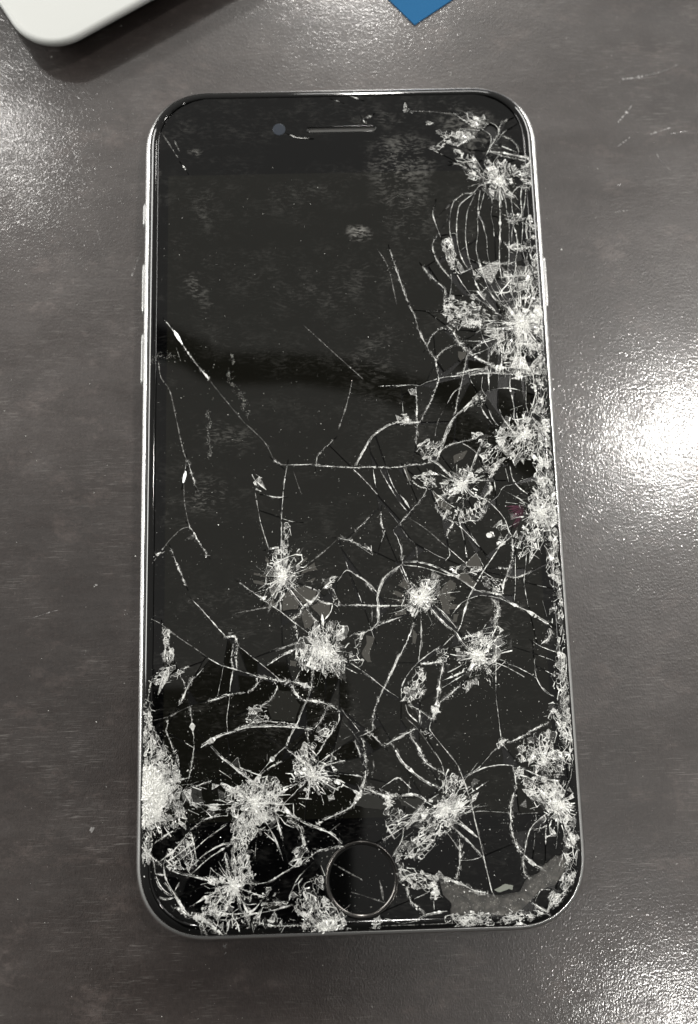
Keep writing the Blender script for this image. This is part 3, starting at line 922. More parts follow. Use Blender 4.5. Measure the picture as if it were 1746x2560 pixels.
CRUSHED='''
.35 .5:1998,6300 2272,6295 2503,6189 2536,6128 2421,6011 2278,6074 2103,6197
.45 .6:1619,5987 1872,5942 2019,5979 2253,5934 2337,5813 2083,5798 1968,5681 1809,5764 1633,5887
.8 .8:1701,5786 1790,5744 1657,5608 1566,5590 1514,5651 1625,5708
.7 .8:3052,5323 3215,5319 3215,5044 3164,4811 3062,4891 3024,5166
.45 .65:2425,5414 2785,5387 3014,5284 2946,5069 2497,5079
.25 .5:1859,5663 2246,5458 2408,5100 2224,5026 1986,5305
.6 .7:1636,3977 1761,3993 1810,3897 1834,3669 1946,3421 1834,3292 1736,3463 1660,3729
.5 .7:3118,3527 3213,3619 3246,3581 3183,3431 3111,3414
.25 .6:2631,3368 3236,3430 3240,3221 2588,3236
.7 .8:1091,6419 1165,6438 1197,6336 1088,6328
.6 .7:1452,6100 1527,6169 1606,6087
.35 .7:2711,4433 3046,4349 3074,4233 2770,4220
.3 .7:2664,3935 3086,3850 3096,3736 2724,3744
.5 .7:1714,2986 1936,2870 2197,2827 2186,2624 2194,2458 1983,2407 1706,2450 1609,2618 1652,2784
.25 .5:2190,2697 2514,2561 2478,2231 2221,2310
.45 .65:2227,1764 2570,1720 2916,1712 3233,1795 3226,1686 3048,1618 2786,1570 2563,1594 2254,1637
.45 .65:2479,2249 2773,2206 3036,2236 3037,1981 2837,1840 2578,1846 2447,1995
.8 .9:3151,2935 3254,2896 3262,2488 3200,2343 3137,2454 3077,2603
.35 .6:3130,2344 3227,2232 3263,1976 3233,1795 3101,1888 3098,2125
.45 .65:2062,1265 2201,1297 2208,1101 2087,1086 1879,1038 1953,1160
.5 .7:829,904 917,955 957,883 912,822 827,833
.5 .7:950,1381 1088,1395 1067,1289 1015,1290
.45 .6:3125,937 3259,898 3256,351 3103,355
.3 .6:2737,3356 3228,3308 3234,2859 2991,2902 2753,3038
.3 .6:2569,1702 3243,1686 3249,1254 2899,1442
.5 .7:2013,2998 2152,2977 2112,2884 2044,2923
.5 .7:2121,3389 2208,3368 2165,3219 2114,3258
.3 .6:2932,1155 3120,1133 3105,902 2953,941
.5 .6:1061,415 1226,539 1420,479 1477,570 1511,532 1411,297 1283,209 1107,231
.45 .65:2321,660 2596,764 3043,753 3091,383 2915,150 2560,159 2358,365
.4 .6:2118,536 2356,328 2455,198 2377,72 2228,-51 2087,-29 2068,262
.45 .6:1540,2 1774,87 1914,48 1924,-98 1762,-166 1569,-125
.5 .7:1481,-123 1582,-233 1506,-339 1455,-302
.5 .65:970,-74 1132,-6 1260,82 1342,-65 1352,-228 1210,-260 1075,-113
.35 .5:1670,-594 1881,-600 2135,-463 2166,-535 2011,-799 1835,-812 1693,-844 1589,-806 1631,-665
.55 .75:2846,-373 3030,-270 3224,-274 3248,-706 3241,-1061 3095,-1145 2833,-1138 2628,-1045 2764,-836 2815,-587
.9 .95:3182,-381 3235,-383 3244,-883 3183,-882
.45 .6:2293,-788 2429,-863 2352,-967 2191,-1034 2117,-1102 2232,-929
.35 .6:2277,-1054 2485,-1094 2249,-1247
.35 .6:2523,-1042 2978,-1054 2957,-1370 2574,-1360
.55 .7:1468,-1524 1729,-1513 2006,-1538 1929,-1675 1758,-1636 1582,-1684
.45 .65:1964,-1676 2190,-1682 2306,-1772 2295,-1962 2158,-1941 2059,-1852
.4 .6:3112,-1146 3251,-1167 3250,-1935 3135,-1846 3036,-1495
.45 .6:3175,-1760 3279,-1763 3248,-2451 3162,-2448
.4 .6:2915,150 3262,269 3242,-275 3030,-270 2915,-122
.3 .6:1944,632 2089,665 2173,571 2077,445 1955,503
.3 .55:1338,-550 1517,-483 1597,-646 1487,-750
.55 .65:971,-2995 1052,-3125 1064,-3359 947,-3567 732,-3561 649,-3495 786,-3288
.4 .6:1239,-2810 1417,-2729 1362,-2985 1253,-2982
.45 .6:951,-3985 1100,-4010 1116,-4135 989,-4111
.35 .55:2479,-4235 2859,-3997 2957,-4145 3089,-4397 3083,-4484 2401,-4465 2341,-4397
.35 .55:2830,-3787 2949,-3622 3055,-3646 2978,-3833 2866,-3892
.5 .65:3150,-2904 3253,-2993 3282,-3504 3244,-4028 3115,-4025 3109,-3500
.5 .7:2975,-3875 3254,-3882 3279,-4133 3061,-4190
.35 .55:1686,-3440 1801,-3295 1760,-3251 1604,-3353
.45 .6:2100,-4142 2206,-4145 2200,-4248 2094,-4245
.3 .55:1641,-2606 2126,-2532 2162,-2663 1809,-2739
.4 .6:-2960,-2331 -2862,-2376 -2849,-2635 -2761,-2765 -2847,-2891 -2933,-2867 -2924,-2633
.4 .65:-3081,-3076 -2954,-2931 -2804,-2892 -2695,-3023 -2716,-3107 -2887,-3187 -3101,-3202
.5 .65:-1666,-3599 -1516,-3540 -1388,-3607 -1348,-3796 -1476,-3813 -1647,-3829 -1688,-3703
.35 .55:-2243,-3468 -2115,-3419 -1943,-3360 -1815,-3385 -2072,-3441
.45 .6:-516,-3840 -281,-3846 -369,-3968 -522,-4109 -670,-4064 -624,-3920
.35 .55:-1968,-4378 -1736,-4466 -1568,-4593 -1820,-4505
.5 .65:-3268,-3534 -3140,-3537 -3071,-3935 -3220,-3951
.5 .7:-3251,-3950 -3093,-3893 -2964,-4062 -2856,-4229 -2730,-4212 -2686,-4460 -2642,-4766 -2704,-4896 -3291,-4879 -3279,-4238
.95 1:-3277,-4361 -3087,-4407 -2917,-4555 -2851,-4892 -3291,-4879
.45 .6:-928,-4242 -777,-4123 -650,-4147 -677,-4414 -595,-4580 -704,-4699 -914,-4653 -1062,-4689 -1017,-4466
.3 .5:-418,-4236 -288,-4137 -313,-4280 -424,-4483
.6 .75:-3294,-4303 -2907,-4314 -2754,-4692 -2817,-4794 -2602,-5026 -2559,-5211 -2749,-5307 -2898,-5282 -3045,-5380 -3150,-5458 -3276,-5535 -3295,-4924
.95 1:-3292,-4428 -3014,-4395 -2902,-4791 -2963,-5138 -3132,-5235 -3258,-5292 -3295,-4924
.6 .7:-2026,-4796 -1769,-4720 -1554,-4685 -1253,-4631 -1126,-4780 -1130,-5027 -1344,-5103 -1282,-5227 -1475,-5364 -1625,-5482 -1731,-5580 -1922,-5493 -1921,-5250 -1899,-5128 -2005,-5063 -1856,-4965
.4 .6:-2957,-5725 -2705,-5531 -2537,-5354 -2473,-5396 -2451,-5640 -2450,-5800 -2513,-5919 -2661,-5894 -2851,-5829
.35 .6:-2581,-4903 -2368,-4930 -2027,-5063 -2197,-5099 -2453,-5030
.55 .7:-1921,-5229 -1623,-5319 -1625,-5502 -1689,-5621 -1627,-5865 -1587,-6086 -1861,-6098 -1923,-5776 -1901,-5575
.45 .6:-1011,-5641 -841,-5586 -758,-5709 -696,-5771 -846,-5868 -1079,-5901 -992,-5763
.5 .65:-2071,-6111 -1861,-6098 -1819,-6238 -1925,-6374 -2072,-6488 -2281,-6560 -2385,-6518 -2323,-6322 -2197,-6227
.4 .6:-1526,-6267 -1356,-6172 -1232,-6295 -1107,-6378 -1276,-6432 -1486,-6466
.45 .6:-1085,-6319 -848,-5968 -852,-6207 -960,-6382
.55 .7:-1003,-6460 -853,-6267 -686,-6331 -497,-6337 -397,-6538 -231,-6621 -276,-6738 -111,-6821 -404,-6852 -738,-6842 -905,-6837 -881,-6661
.9 .95:-693,-6686 -440,-6615 -360,-6735 -446,-6831 -780,-6831
.45 .6:-743,-6011 -573,-5996 -557,-6216 -663,-6233 -766,-6110
.4 .6:-3255,-5535 -3065,-5501 -3127,-5640 -3251,-5777
.35 .55:-2324,-5944 -2029,-5973 -2029,-6073 -2239,-6047
.3 .55:-873,-6206 -644,-6313 -538,-6296 -562,-6414 -814,-6407
.45 .6:-664,-5245 -556,-5207 -601,-5328
.55 .7:420,-4948 637,-5171 836,-5263 1131,-5228 1235,-4928 1553,-4915 1655,-5135 1582,-5241 1445,-5259 1301,-5448 1114,-5614 974,-5738 857,-5862 702,-5815 503,-5766 599,-5578 871,-5521 947,-5309 721,-5346 539,-5383 401,-5465 342,-5227
.45 .6:1272,-4623 1521,-4652 1558,-4807 1328,-4887 1220,-4753
.7 .75:2301,-4554 2458,-4591 2498,-4680 2358,-4742
.55 .7:2427,-4722 2677,-4729 2993,-4782 3050,-4936 3071,-5284 2973,-5389 2799,-5298 2762,-5167 2588,-5054 2480,-4964
.6 .75:1266,-6670 1511,-6636 1777,-6634 1925,-6752 2153,-6655 2263,-6659 2165,-6822 1808,-6873 1567,-6845
.5 .65:2727,-6359 3058,-6411 3027,-6536 2776,-6632
.45 .6:519,-5936 873,-6010 1092,-6101 1128,-6291 1034,-6414 908,-6243 641,-6235 534,-6127
.5 .65:1001,-6140 1154,-6208 1078,-6415 1017,-6288
.6 .7:140,-6616 305,-6642 221,-6846 67,-6841
.4 .6:2971,-6072 3121,-6161 3101,-6433 2989,-6451 2913,-6260
.4 .55:2450,-4348 3068,-4366 3067,-4696 2844,-4624 2511,-4483
.35 .6:3026,-5283 3138,-5308 3105,-5757 3021,-5669
.5 .65:310,-4858 556,-4930 415,-5078
.45 .6:2385,-5779 2491,-5867 2374,-5948
.4 .6:1050,-6036 1270,-6106 1177,-6188
.5 .65:502,-5788 610,-5897 582,-6044 519,-5936
.55 .7:-1296,-1187 -1138,-1159 -1012,-1194 -985,-1480 -1222,-1537 -1297,-1298
.4 .6:-1069,-728 -974,-731 -977,-955 -1027,-1114 -1047,-1384 -1110,-1382
.45 .6:-517,-1650 -249,-1610 -219,-1642 -346,-1734 -459,-1840 -521,-1807
.5 .6:-394,-1764 -332,-1765 -273,-1924 -182,-2067 -309,-2126 -337,-2000
.5 .65:-340,-2125 -264,-2189 -342,-2218
.6 .75:-721,-2471 -563,-2336 -422,-2309 -221,-2345 -100,-2487 -71,-2550 -290,-2606 -385,-2695 -295,-2805 -174,-2930 -178,-3082 -364,-3108 -486,-3059 -670,-3039 -855,-3003 -914,-2864 -910,-2635 -770,-2577
.45 .6:55,-2492 180,-2480 82,-2631 61,-2814 119,-2969 -6,-3011 -143,-2916 -62,-2796
.5 .65:174,-1129 269,-1147 297,-1236 204,-1194
.45 .65:-1579,-3 -1501,25 -1432,-7 -1423,-88 -1502,-126
.4 .6:-1541,-85 -1462,-67 -1424,-208 -1347,-310 -1425,-308 -1502,-186
.4 .6:-2653,-990 -2498,-915 -2420,-1015 -2459,-1073 -2498,-974 -2614,-1010
.5 .65:809,948 966,944 961,829 759,810
.5 .65:3028,-5870 3141,-5935 3147,-6219 2985,-6288 2875,-6187 2985,-6104
.5 .7:2979,-6374 3118,-6439 2896,-6639 3008,-6521
.35 .5:2718,-6390 2826,-6333 2887,-6395 2826,-6528 2732,-6574
.6 .6:3014,-5696 3090,-5548 3111,-5624 3034,-5783'''
BURSTS=[(26.37,50.17,1.54,4.44,50,1),
(28.92,24.42,2.82,7.69,96,1),
(27.99,5.74,1.07,4.30,40,.8),
(17.60,-2.02,1.07,3.40,34,.85),
(29.68,-6.81,1.61,4.30,40,.85),
(10.33,-20.13,2.55,3.88,56,1),
(18.87,-29.13,2.28,4.33,50,.85),
(-7.02,-45.97,1.25,3.42,34,.8),
(-15.78,-49.73,2.09,6.03,46,.85),
(-31.16,-48.26,2.78,6.96,50,1),
(-10.97,-16.19,1.79,3.91,60,1),
(-4.65,-28.00,2.12,4.23,44,.8),
(12.69,-51.67,1.47,5.37,40,.8),
(29.46,-51.29,1.47,4.40,34,.85),
(-5.49,-67.69,1.39,3.94,34,.85),
(-18.61,-61.37,0.93,3.48,24,.75),
(27.84,-44.90,0.73,3.42,22,.5),
(31.99,26.00,0.68,2.74,20,.8)]
PATCHES='''
1:1806,2009 1944,1988 1923,1916 1851,1854 1802,1919
1:1640,254 1841,359 1875,322 1797,196 1652,127
1:834,74 888,91 952,-91 897,-144
1:1279,-298 1464,-482 1583,-574 1492,-643 1355,-551
1:1748,-1479 1931,-1309 2024,-1538 1900,-1570
1:1582,-1684 1726,-1583 1908,-1762 1851,-1847
1:866,-1800 741,-1632 770,-1721 673,-1784 799,-1832 820,-1865
1:773,-1930 622,-1860 576,-1914 727,-1983
1:770,-2006 595,-2002 559,-2077 778,-2087
1:786,-2171 632,-2199 607,-2264 805,-2236
1:1301,-1922 1417,-1793 1509,-1707 1583,-1786 1579,-1863 1500,-1905 1497,-1971 1594,-2006 1470,-2079 1589,-2115 1575,-2170 1465,-2189 1483,-2254 1354,-2207 1318,-2032
1:1527,-2256 1615,-2258 1564,-2387 1510,-2386
1:886,-2412 971,-2458 918,-2694 875,-2671
1:162,-2544 292,-2569 221,-2740 195,-2868 236,-2954 171,-2952 99,-2822 178,-2717
2:-80,-5042 60,-4873 240,-4921 416,-5056 301,-5118
2:599,-4975 894,-4962 959,-5029 842,-5134 619,-5062
2:695,-5431 881,-5286 969,-5331 804,-5519 668,-5537
1:-950,-1259 -823,-1207 -824,-1247 -888,-1309
1:-874,-1404 -731,-1321 -708,-1345 -827,-1437
1:-765,-1486 -606,-1395 -592,-1467 -561,-1515 -703,-1535 -814,-1580
1:-769,-1691 -595,-1633 -644,-1710
1:-1360,-1296 -1314,-1345 -1314,-1409 -1377,-1344
1:-1551,-1529 -1363,-1581 -1372,-1612 -1552,-1568
1:-1568,-1647 -1333,-1684 -1412,-1753 -1553,-1694
1:-959,-1812 -802,-1769 -600,-1852 -649,-1961 -807,-2035
1:-1101,-1902 -1022,-1841 -868,-1986 -870,-2111 -1105,-2136
1:-682,-2069 -586,-1962 -369,-2046 -388,-2186 -500,-2291
1:-825,-2205 -761,-2114 -609,-2288 -689,-2410 -767,-2423
1:175,-2649 286,-2575 218,-2742 228,-2941 136,-2908 92,-2815
1:-1352,-1989 -1258,-1945 -1229,-2086
1:-1007,-2892 -915,-2910 -916,-2986 -1008,-2969
2:-1366,-3544 -1192,-3339 -999,-3365 -874,-3558 -964,-3806 -1305,-3776
2:-473,-3841 -366,-3844 -433,-3946
2:2347,-4294 2479,-4235 2429,-4358
2:-1484,-6307 -1149,-6397 -1402,-6468
3:1929,-6294 2090,-6215 2312,-6232 2284,-6325 2152,-6300 2016,-6338
4:2445,-578 2762,-586 2696,-798 2653,-922 2543,-1007 2466,-828'''
MISSING='1135,-6144 1377,-6193 1573,-6283 1837,-6354 1924,-6377 2306,-6326 2406,-6161 2589,-6082 2710,-5958 2875,-5836 3030,-5861 3017,-6052 2846,-6258 2619,-6314 2452,-6477 2312,-6598 2063,-6674 1822,-6625 1511,-6636 1268,-6629 1298,-6463 1170,-6334'

# ------------------------------------------------------------------ the bench
S = 420
tv, tf = loft([[(x, y, -18) for x, y in rr(S, S, 4, 3)], [(x, y, -0.6) for x, y in rr(S, S, 4, 3)], [(x, y, 0) for x, y in rr(S - 0.6, S - 0.6, 3.6, 3)]], True, True)
table = mesh('table_surface', tv, tf, M_TABLE)
tag(table, 'brown grey scuffed metal table sheet under the phone', 'table', 'structure')

# ------------------------------------------------------------------ the phone
W, H, R0 = 33.65, 69.2, 11.3
phone = empty('smartphone')
tag(phone, 'silver smartphone lying face up, its black front glass shattered', 'smartphone')


def ring(inset, z, n=20):
    return [(x, y, z) for x, y in rr(W - inset, H - inset, R0 - inset, n)]


prof = []
for a in range(-80, 1, 8):
    t = math.radians(a)
    prof.append((2.6 * (1 - math.cos(t)), 3.0 + 2.95 * math.sin(t)))
prof.append((0.0, 4.2))
for a in range(0, 74, 6):
    t = math.radians(a)
    prof.append((0.02 + 1.12 * (1 - math.cos(t)), 5.0 + 1.15 * math.sin(t)))
v, f = loft([ring(i, z) for i, z in prof] + [ring(0.88, 5.98)], True, False)
frame = mesh('frame', v, f, M_FRAME, phone, True)
v, f = loft([ring(0.86, 5.9), ring(0.86, 6.13), ring(0.97, 6.14), ring(1.1, 5.95)])
mesh('gasket', v, f, M_GASKET, phone, True)

GP = [(0.96, 6.05), (0.96, 6.40), (1.03, 6.66), (1.20, 6.88), (1.45, 7.05), (1.78, 7.18), (2.15, 7.262), (2.55, 7.30)]
v, f = loft([ring(i, z) for i, z in GP] + [ring(2.57, 6.9)])
glass = mesh('cover_glass', v, f, M_RIM, phone, True)
v, f = loft([ring(2.0, 6.0), ring(2.0, 6.86)], False, True)
mesh('screen_panel', v, f, M_PANEL, phone)


def sdf(x, y):
    """inset of a point from the body's outline (arrays, mm)"""
    qx = np.abs(x) - (W - R0)
    qy = np.abs(y) - (H - R0)
    out = np.hypot(np.maximum(qx, 0), np.maximum(qy, 0)) + np.minimum(np.maximum(qx, qy), 0) - R0
    return -out


def ztop(x, y):
    d = sdf(np.asarray(x, float), np.asarray(y, float))
    return np.interp(d, [0.8] + [g[0] for g in GP[1:]], [6.1] + [g[1] for g in GP[1:]])


# side keys: rounded bars half sunk in the frame
def side_key(name, x, y0, y1):
    s = 1 if x > 0 else -1
    hl = abs(y1 - y0) / 2
    loops = []
    for d, ins in ((-0.6, 0), (0.30, 0), (0.42, 0.08), (0.48, 0.25)):
        loops.append([(x + s * d, (y0 + y1) / 2 + a, 3.45 + b) for b, a in rr(1.35 - ins, hl - ins, 1.3 - ins, 8, 2)])
    if s > 0: loops = [l[::-1] for l in loops]
    v, f = loft(loops, False, True)
    f = [q[::-1] for q in f]
    return mesh(name, v, f, M_FRAME, phone, False)


side_key('mute_switch', -W, 49.4, 44.3)
side_key('volume_button', -W, 38.3, 28.6)
side_key('volume_button', -W, 25.8, 16.2)
side_key('power_button', W, 38.0, 28.3)

# home button
BX, BY = -0.1, -60.95


def circ(r, z, n=64, cx=BX, cy=BY):
    return [(cx + r * math.cos(2 * math.pi * i / n), cy + r * math.sin(2 * math.pi * i / n), z) for i in range(n)]


v, f = loft([circ(5.42, 7.0), circ(5.42, 7.33), circ(5.36, 7.37), circ(5.25, 7.38), circ(4.86, 7.24), circ(4.80, 7.05)])
btn = mesh('home_button', v, f, M_RING, phone, True)
btn['label'] = 'round black button with a dark steel ring'
v, f = loft([circ(4.82, 7.0), circ(4.82, 7.19), circ(4.75, 7.21)], False, True)
mesh('button_face', v, f, M_RIM, btn)

# earpiece slot and front camera
EX, EY, EW, EH = 0.08, 60.45, 5.8, 0.50


def slot(w, h, z):
    return [(EX + x, EY + y, z) for x, y in rr(w, h, h * 0.98, 8, 2)]


v, f = loft([slot(EW + .02, EH + .02, 7.31), slot(EW, EH, 7.29), slot(EW - 0.05, EH - 0.05, 7.0), slot(EW - 0.08, EH - 0.08, 6.98)], False, True)
f = [q if i < 0 else q for i, q in enumerate(f)]
ear = mesh('earpiece', v, f, M_GRILLE, phone)
v, f = loft([slot(EW + .10, EH + .10, 7.302), slot(EW + .06, EH + .06, 7.33), slot(EW, EH, 7.325), slot(EW - .03, EH - .03, 7.1)])
mesh('earpiece_rim', v, f, M_RIM, ear, True)
v, f = loft([circ(1.08, 7.302, 28, -10.6, 60.6), circ(1.02, 7.312, 28, -10.6, 60.6), circ(0.55, 7.316, 28, -10.6, 60.6)], False, True)
lens = mesh('front_camera', v, f, M_LENS, phone, False)


# ------------------------------------------------------------------ reading the survey
def pts_of(s):
    return [tuple(float(c) / 100 for c in q.split(',')) for q in s.split()]


LINES = []
for ln in CRACKS.strip().splitlines():
    h, p = ln.split(':')
    k, w = h.split()
    LINES.append((k, float(w), pts_of(p)))
AREAS = []
for ln in CRUSHED.strip().splitlines():
    h, p = ln.split(':')
    d, b = h.split()
    AREAS.append((min(1.0, float(d) * 1.25), float(b), pts_of(p)))
# the crushed margins along the right and lower left edges
for x0, x1, y0, y1, d in ((30.4, 32.5, 44, 34, .15), (30.6, 32.5, 20, 8, .2), (29.8, 32.5, 8, -4, .45), (30.6, 32.5, -12, -22, .28), (30.9, 32.5, -22, -32, .22),
                          (30.4, 32.5, -32, -46, .4), (30.6, 32.5, -52, -58, .2), (29.6, 32.0, -57, -63, .25), (-32.5, -30.9, -34, -44, .3), (-32.5, -30.9, -54, -58, .25),
                          (12.0, 26.0, -66.0, -67.2, .5), (-24.0, -12.0, -65.5, -67.2, .25)):
    n = max(3, int(abs(y1 - y0) / 2))
    Lp = [(x0 + rng.normal(0, 0.5) * (x1 - x0 < 5), y0 + (y1 - y0) * i / n) for i in range(n + 1)]
    AREAS.append((d, 0.7, Lp + [(x1, y1), (x1, y0)]))
LIFTED = []
for ln in PATCHES.strip().splitlines():
    h, p = ln.split(':')
    LIFTED.append((int(h), pts_of(p)))
HOLE = pts_of(MISSING)


def resample(P, step):
    out = [P[0]]
    for a, b in zip(P[:-1], P[1:]):
        L = math.hypot(b[0] - a[0], b[1] - a[1])
        n = max(1, int(round(L / step)))
        for i in range(1, n + 1):
            out.append((a[0] + (b[0] - a[0]) * i / n, a[1] + (b[1] - a[1]) * i / n))
    return out


def rough(P, step, amp):
    """resample and let the line wander"""
    Q = resample(P, step)
    n = len(Q)
    out = []
    ox = oy = 0.0
    for i, (x, y) in enumerate(Q):
        ox = ox * 0.6 + rng.normal(0, amp)
        oy = oy * 0.6 + rng.normal(0, amp)
        k = min(i, n - 1 - i, 3) / 3.0
        out.append((x + ox * k, y + oy * k))
    return out



def flow(P, step=0.25):
    """smooth curve through the surveyed points"""
    if len(P) < 3: return resample(P, step)
    A = [np.array(p) for p in P]
    A = [2 * A[0] - A[1]] + A + [2 * A[-1] - A[-2]]
    out = [P[0]]
    for i in range(1, len(A) - 2):
        p0, p1, p2, p3 = A[i - 1:i + 3]
        n = max(1, int(np.hypot(*(p2 - p1)) / step))
        for j in range(1, n + 1):
            t = j / n
            q = 0.5 * (2 * p1 + (p2 - p0) * t + (2 * p0 - 5 * p1 + 4 * p2 - p3) * t * t + (3 * p1 - p0 - 3 * p2 + p3) * t ** 3)
            out.append((q[0], q[1]))
    return out


ROUGH = [(k, w, rough(flow(P), 0.3, 0.022 if k == 'g' else 0.007)) for k, w, P in LINES]

# ------------------------------------------------------------------ shards: the glass cut along the cracks
G = 0.1
X0, Y0 = -34.0, -69.6
NX, NY = 680, 1392
gx, gy = np.meshgrid(X0 + (np.arange(NX) + .5) * G, Y0 + (np.arange(NY) + .5) * G)
solid = sdf(gx, gy) > 2.6


def inside(poly, px, py):
    r = np.zeros(px.shape, bool)
    n = len(poly)
    for i in range(n):
        x1, y1 = poly[i]
        x2, y2 = poly[(i + 1) % n]
        c = (y1 > py) != (y2 > py)
        with np.errstate(divide='ignore', invalid='ignore'):
            r ^= c & (px < (x2 - x1) * (py - y1) / (y2 - y1 + 1e-12) + x1)
    return r


solid &= np.hypot(gx - BX, gy - BY) > 5.5
solid &= ~((np.abs(gx - EX) < EW + 0.06) & (np.abs(gy - EY) < EH + 0.06))
solid &= ~inside(HOLE, gx, gy)


def stamp(x, y, r):
    i0, i1 = int((x - r - X0) / G), int((x + r - X0) / G) + 1
    j0, j1 = int((y - r - Y0) / G), int((y + r - Y0) / G) + 1
    i0, j0 = max(i0, 0), max(j0, 0)
    i1, j1 = min(i1, NX), min(j1, NY)
    if i1 <= i0 or j1 <= j0: return
    sub = (gx[j0:j1, i0:i1] - x) ** 2 + (gy[j0:j1, i0:i1] - y) ** 2 < r * r
    solid[j0:j1, i0:i1] &= ~sub


for k, w, P in ROUGH:
    if k in 'fd': continue
    # let each crack run a little past its end so neighbours meet
    Q = list(P)
    for a, b in ((Q[0], Q[1]), (Q[-1], Q[-2])):
        L = math.hypot(a[0] - b[0], a[1] - b[1]) or 1
        Q.append(None)
        for t in (0.15, 0.3, 0.45, 0.6, 0.75, 0.9, 1.05):
            Q.append((a[0] + (a[0] - b[0]) / L * t, a[1] + (a[1] - b[1]) / L * t))
    seg = []
    ext = False
    for q in Q:
        if q is None:
            seg = []
            ext = True
            continue
        if seg:
            a = seg[-1]
            n = max(1, int(math.hypot(q[0] - a[0], q[1] - a[1]) / 0.06))
            for i in range(1, n + 1):
                stamp(a[0] + (q[0] - a[0]) * i / n, a[1] + (q[1] - a[1]) * i / n, 0.072 if ext else 0.08 + 0.1 * max(0, w - 0.2))
        seg.append(q)

# most cracks run on, hair-thin, until they meet another
for k, w, P in ROUGH:
    if k not in 'cg' or len(P) < 4: continue
    for a, c in ((P[0], P[3]), (P[-1], P[-4])):
        if a[1] > 25 and a[0] < 8: continue
        if a[0] < -12 and a[1] > -22: continue
        L = math.hypot(a[0] - c[0], a[1] - c[1]) or 1
        ux, uy = (a[0] - c[0]) / L, (a[1] - c[1]) / L
        tr, t, hit = [], 0.0, False
        while t < 6.0:
            x, y = a[0] + ux * t, a[1] + uy * t
            i_, j_ = int((x - X0) / G), int((y - Y0) / G)
            if not (0 <= i_ < NX and 0 <= j_ < NY): break
            tr.append((x, y))
            if t > 1.4 and not solid[j_, i_]:
                hit = True
                break
            t += 0.05
        if hit:
            for x, y in tr: stamp(x, y, 0.072)

# connected pieces by runs
parent = []


def find(a):
    while parent[a] != a:
        parent[a] = parent[parent[a]]
        a = parent[a]
    return a


prev = []
runs = []
for j in range(NY):
    row = solid[j].astype(np.int8)
    d = np.diff(np.concatenate(([0], row, [0])))
    st = np.nonzero(d == 1)[0]
    en = np.nonzero(d == -1)[0]
    cur = []
    for s, e in zip(st, en):
        idx = len(parent)
        parent.append(idx)
        runs.append((j, s, e))
        cur.append((s, e, idx))
    a = b = 0
    while a < len(prev) and b < len(cur):
        if prev[a][0] < cur[b][1] and cur[b][0] < prev[a][1]:
            ra, rb = find(prev[a][2]), find(cur[b][2])
            if ra != rb: parent[rb] = ra
        if prev[a][1] < cur[b][1]: a += 1
        else: b += 1
    prev = cur
comp = {}
for i, r in enumerate(runs):
    comp.setdefault(find(i), []).append(r)
pieces = sorted(comp.values(), key=lambda rs: -sum(e - s for _, s, e in rs))
pieces = [p for p in pieces if sum(e - s for _, s, e in p) * G * G > 0.22]


def contours(rs):
    """closed outlines of one piece, in mm; the solid lies on the left"""
    j0 = min(r[0] for r in rs)
    i0 = min(r[1] for r in rs)
    hh = max(r[0] for r in rs) - j0 + 3
    ww = max(r[2] for r in rs) - i0 + 2
    m = np.zeros((hh, ww), bool)
    for j, s, e in rs: m[j - j0 + 1, s - i0 + 1:e - i0 + 1] = True
    nxt = {}
    def add(A, dx0, dy0, dx1, dy1):
        jj, ii = np.nonzero(A)
        for j, i in zip(jj.tolist(), ii.tolist()):
            nxt.setdefault((i + dx0, j + dy0), []).append((i + dx1, j + dy1))
    z = np.zeros_like(m)
    up = z.copy(); up[:-1] = m[1:]
    dn = z.copy(); dn[1:] = m[:-1]
    lf = z.copy(); lf[:, 1:] = m[:, :-1]
    rt = z.copy(); rt[:, :-1] = m[:, 1:]
    add(m & ~dn, 0, 0, 1, 0)
    add(m & ~rt, 1, 0, 1, 1)
    add(m & ~up, 1, 1, 0, 1)
    add(m & ~lf, 0, 1, 0, 0)
    loops = []
    while nxt:
        p0 = next(iter(nxt))
        L = [p0]
        p = p0
        while True:
            q = nxt[p].pop()
            if not nxt[p]: del nxt[p]
            if q == p0: break
            L.append(q)
            p = q
        loops.append([(X0 + (i + i0 - 1) * G, Y0 + (j + j0 - 1) * G) for i, j in L])
    return loops


def simplify(L, eps):
    n = len(L)
    if n < 8: return L
    A = np.array(L)
    A = (A + np.roll(A, 1, 0)) / 2
    A = (A + np.roll(A, 1, 0) + np.roll(A, -1, 0)) / 3
    far = int(np.argmax(((A - A[0]) ** 2).sum(1)))
    keep = {0, far}
    stack = [(0, far), (far, n)]
    while stack:
        a, b = stack.pop()
        if b - a < 2: continue
        p, q = A[a], A[b % n]
        d = q - p
        L_ = np.hypot(*d) or 1e-9
        s = A[a + 1:b] - p
        dist = np.abs(s[:, 0] * d[1] - s[:, 1] * d[0]) / L_
        k = int(np.argmax(dist))
        if dist[k] > eps:
            k += a + 1
            keep.add(k)
            stack += [(a, k), (k, b)]
    return [tuple(A[i]) for i in sorted(keep)]


def area2(L):
    return sum(a[0] * b[1] - b[0] * a[1] for a, b in zip(L, L[1:] + L[:1])) / 2


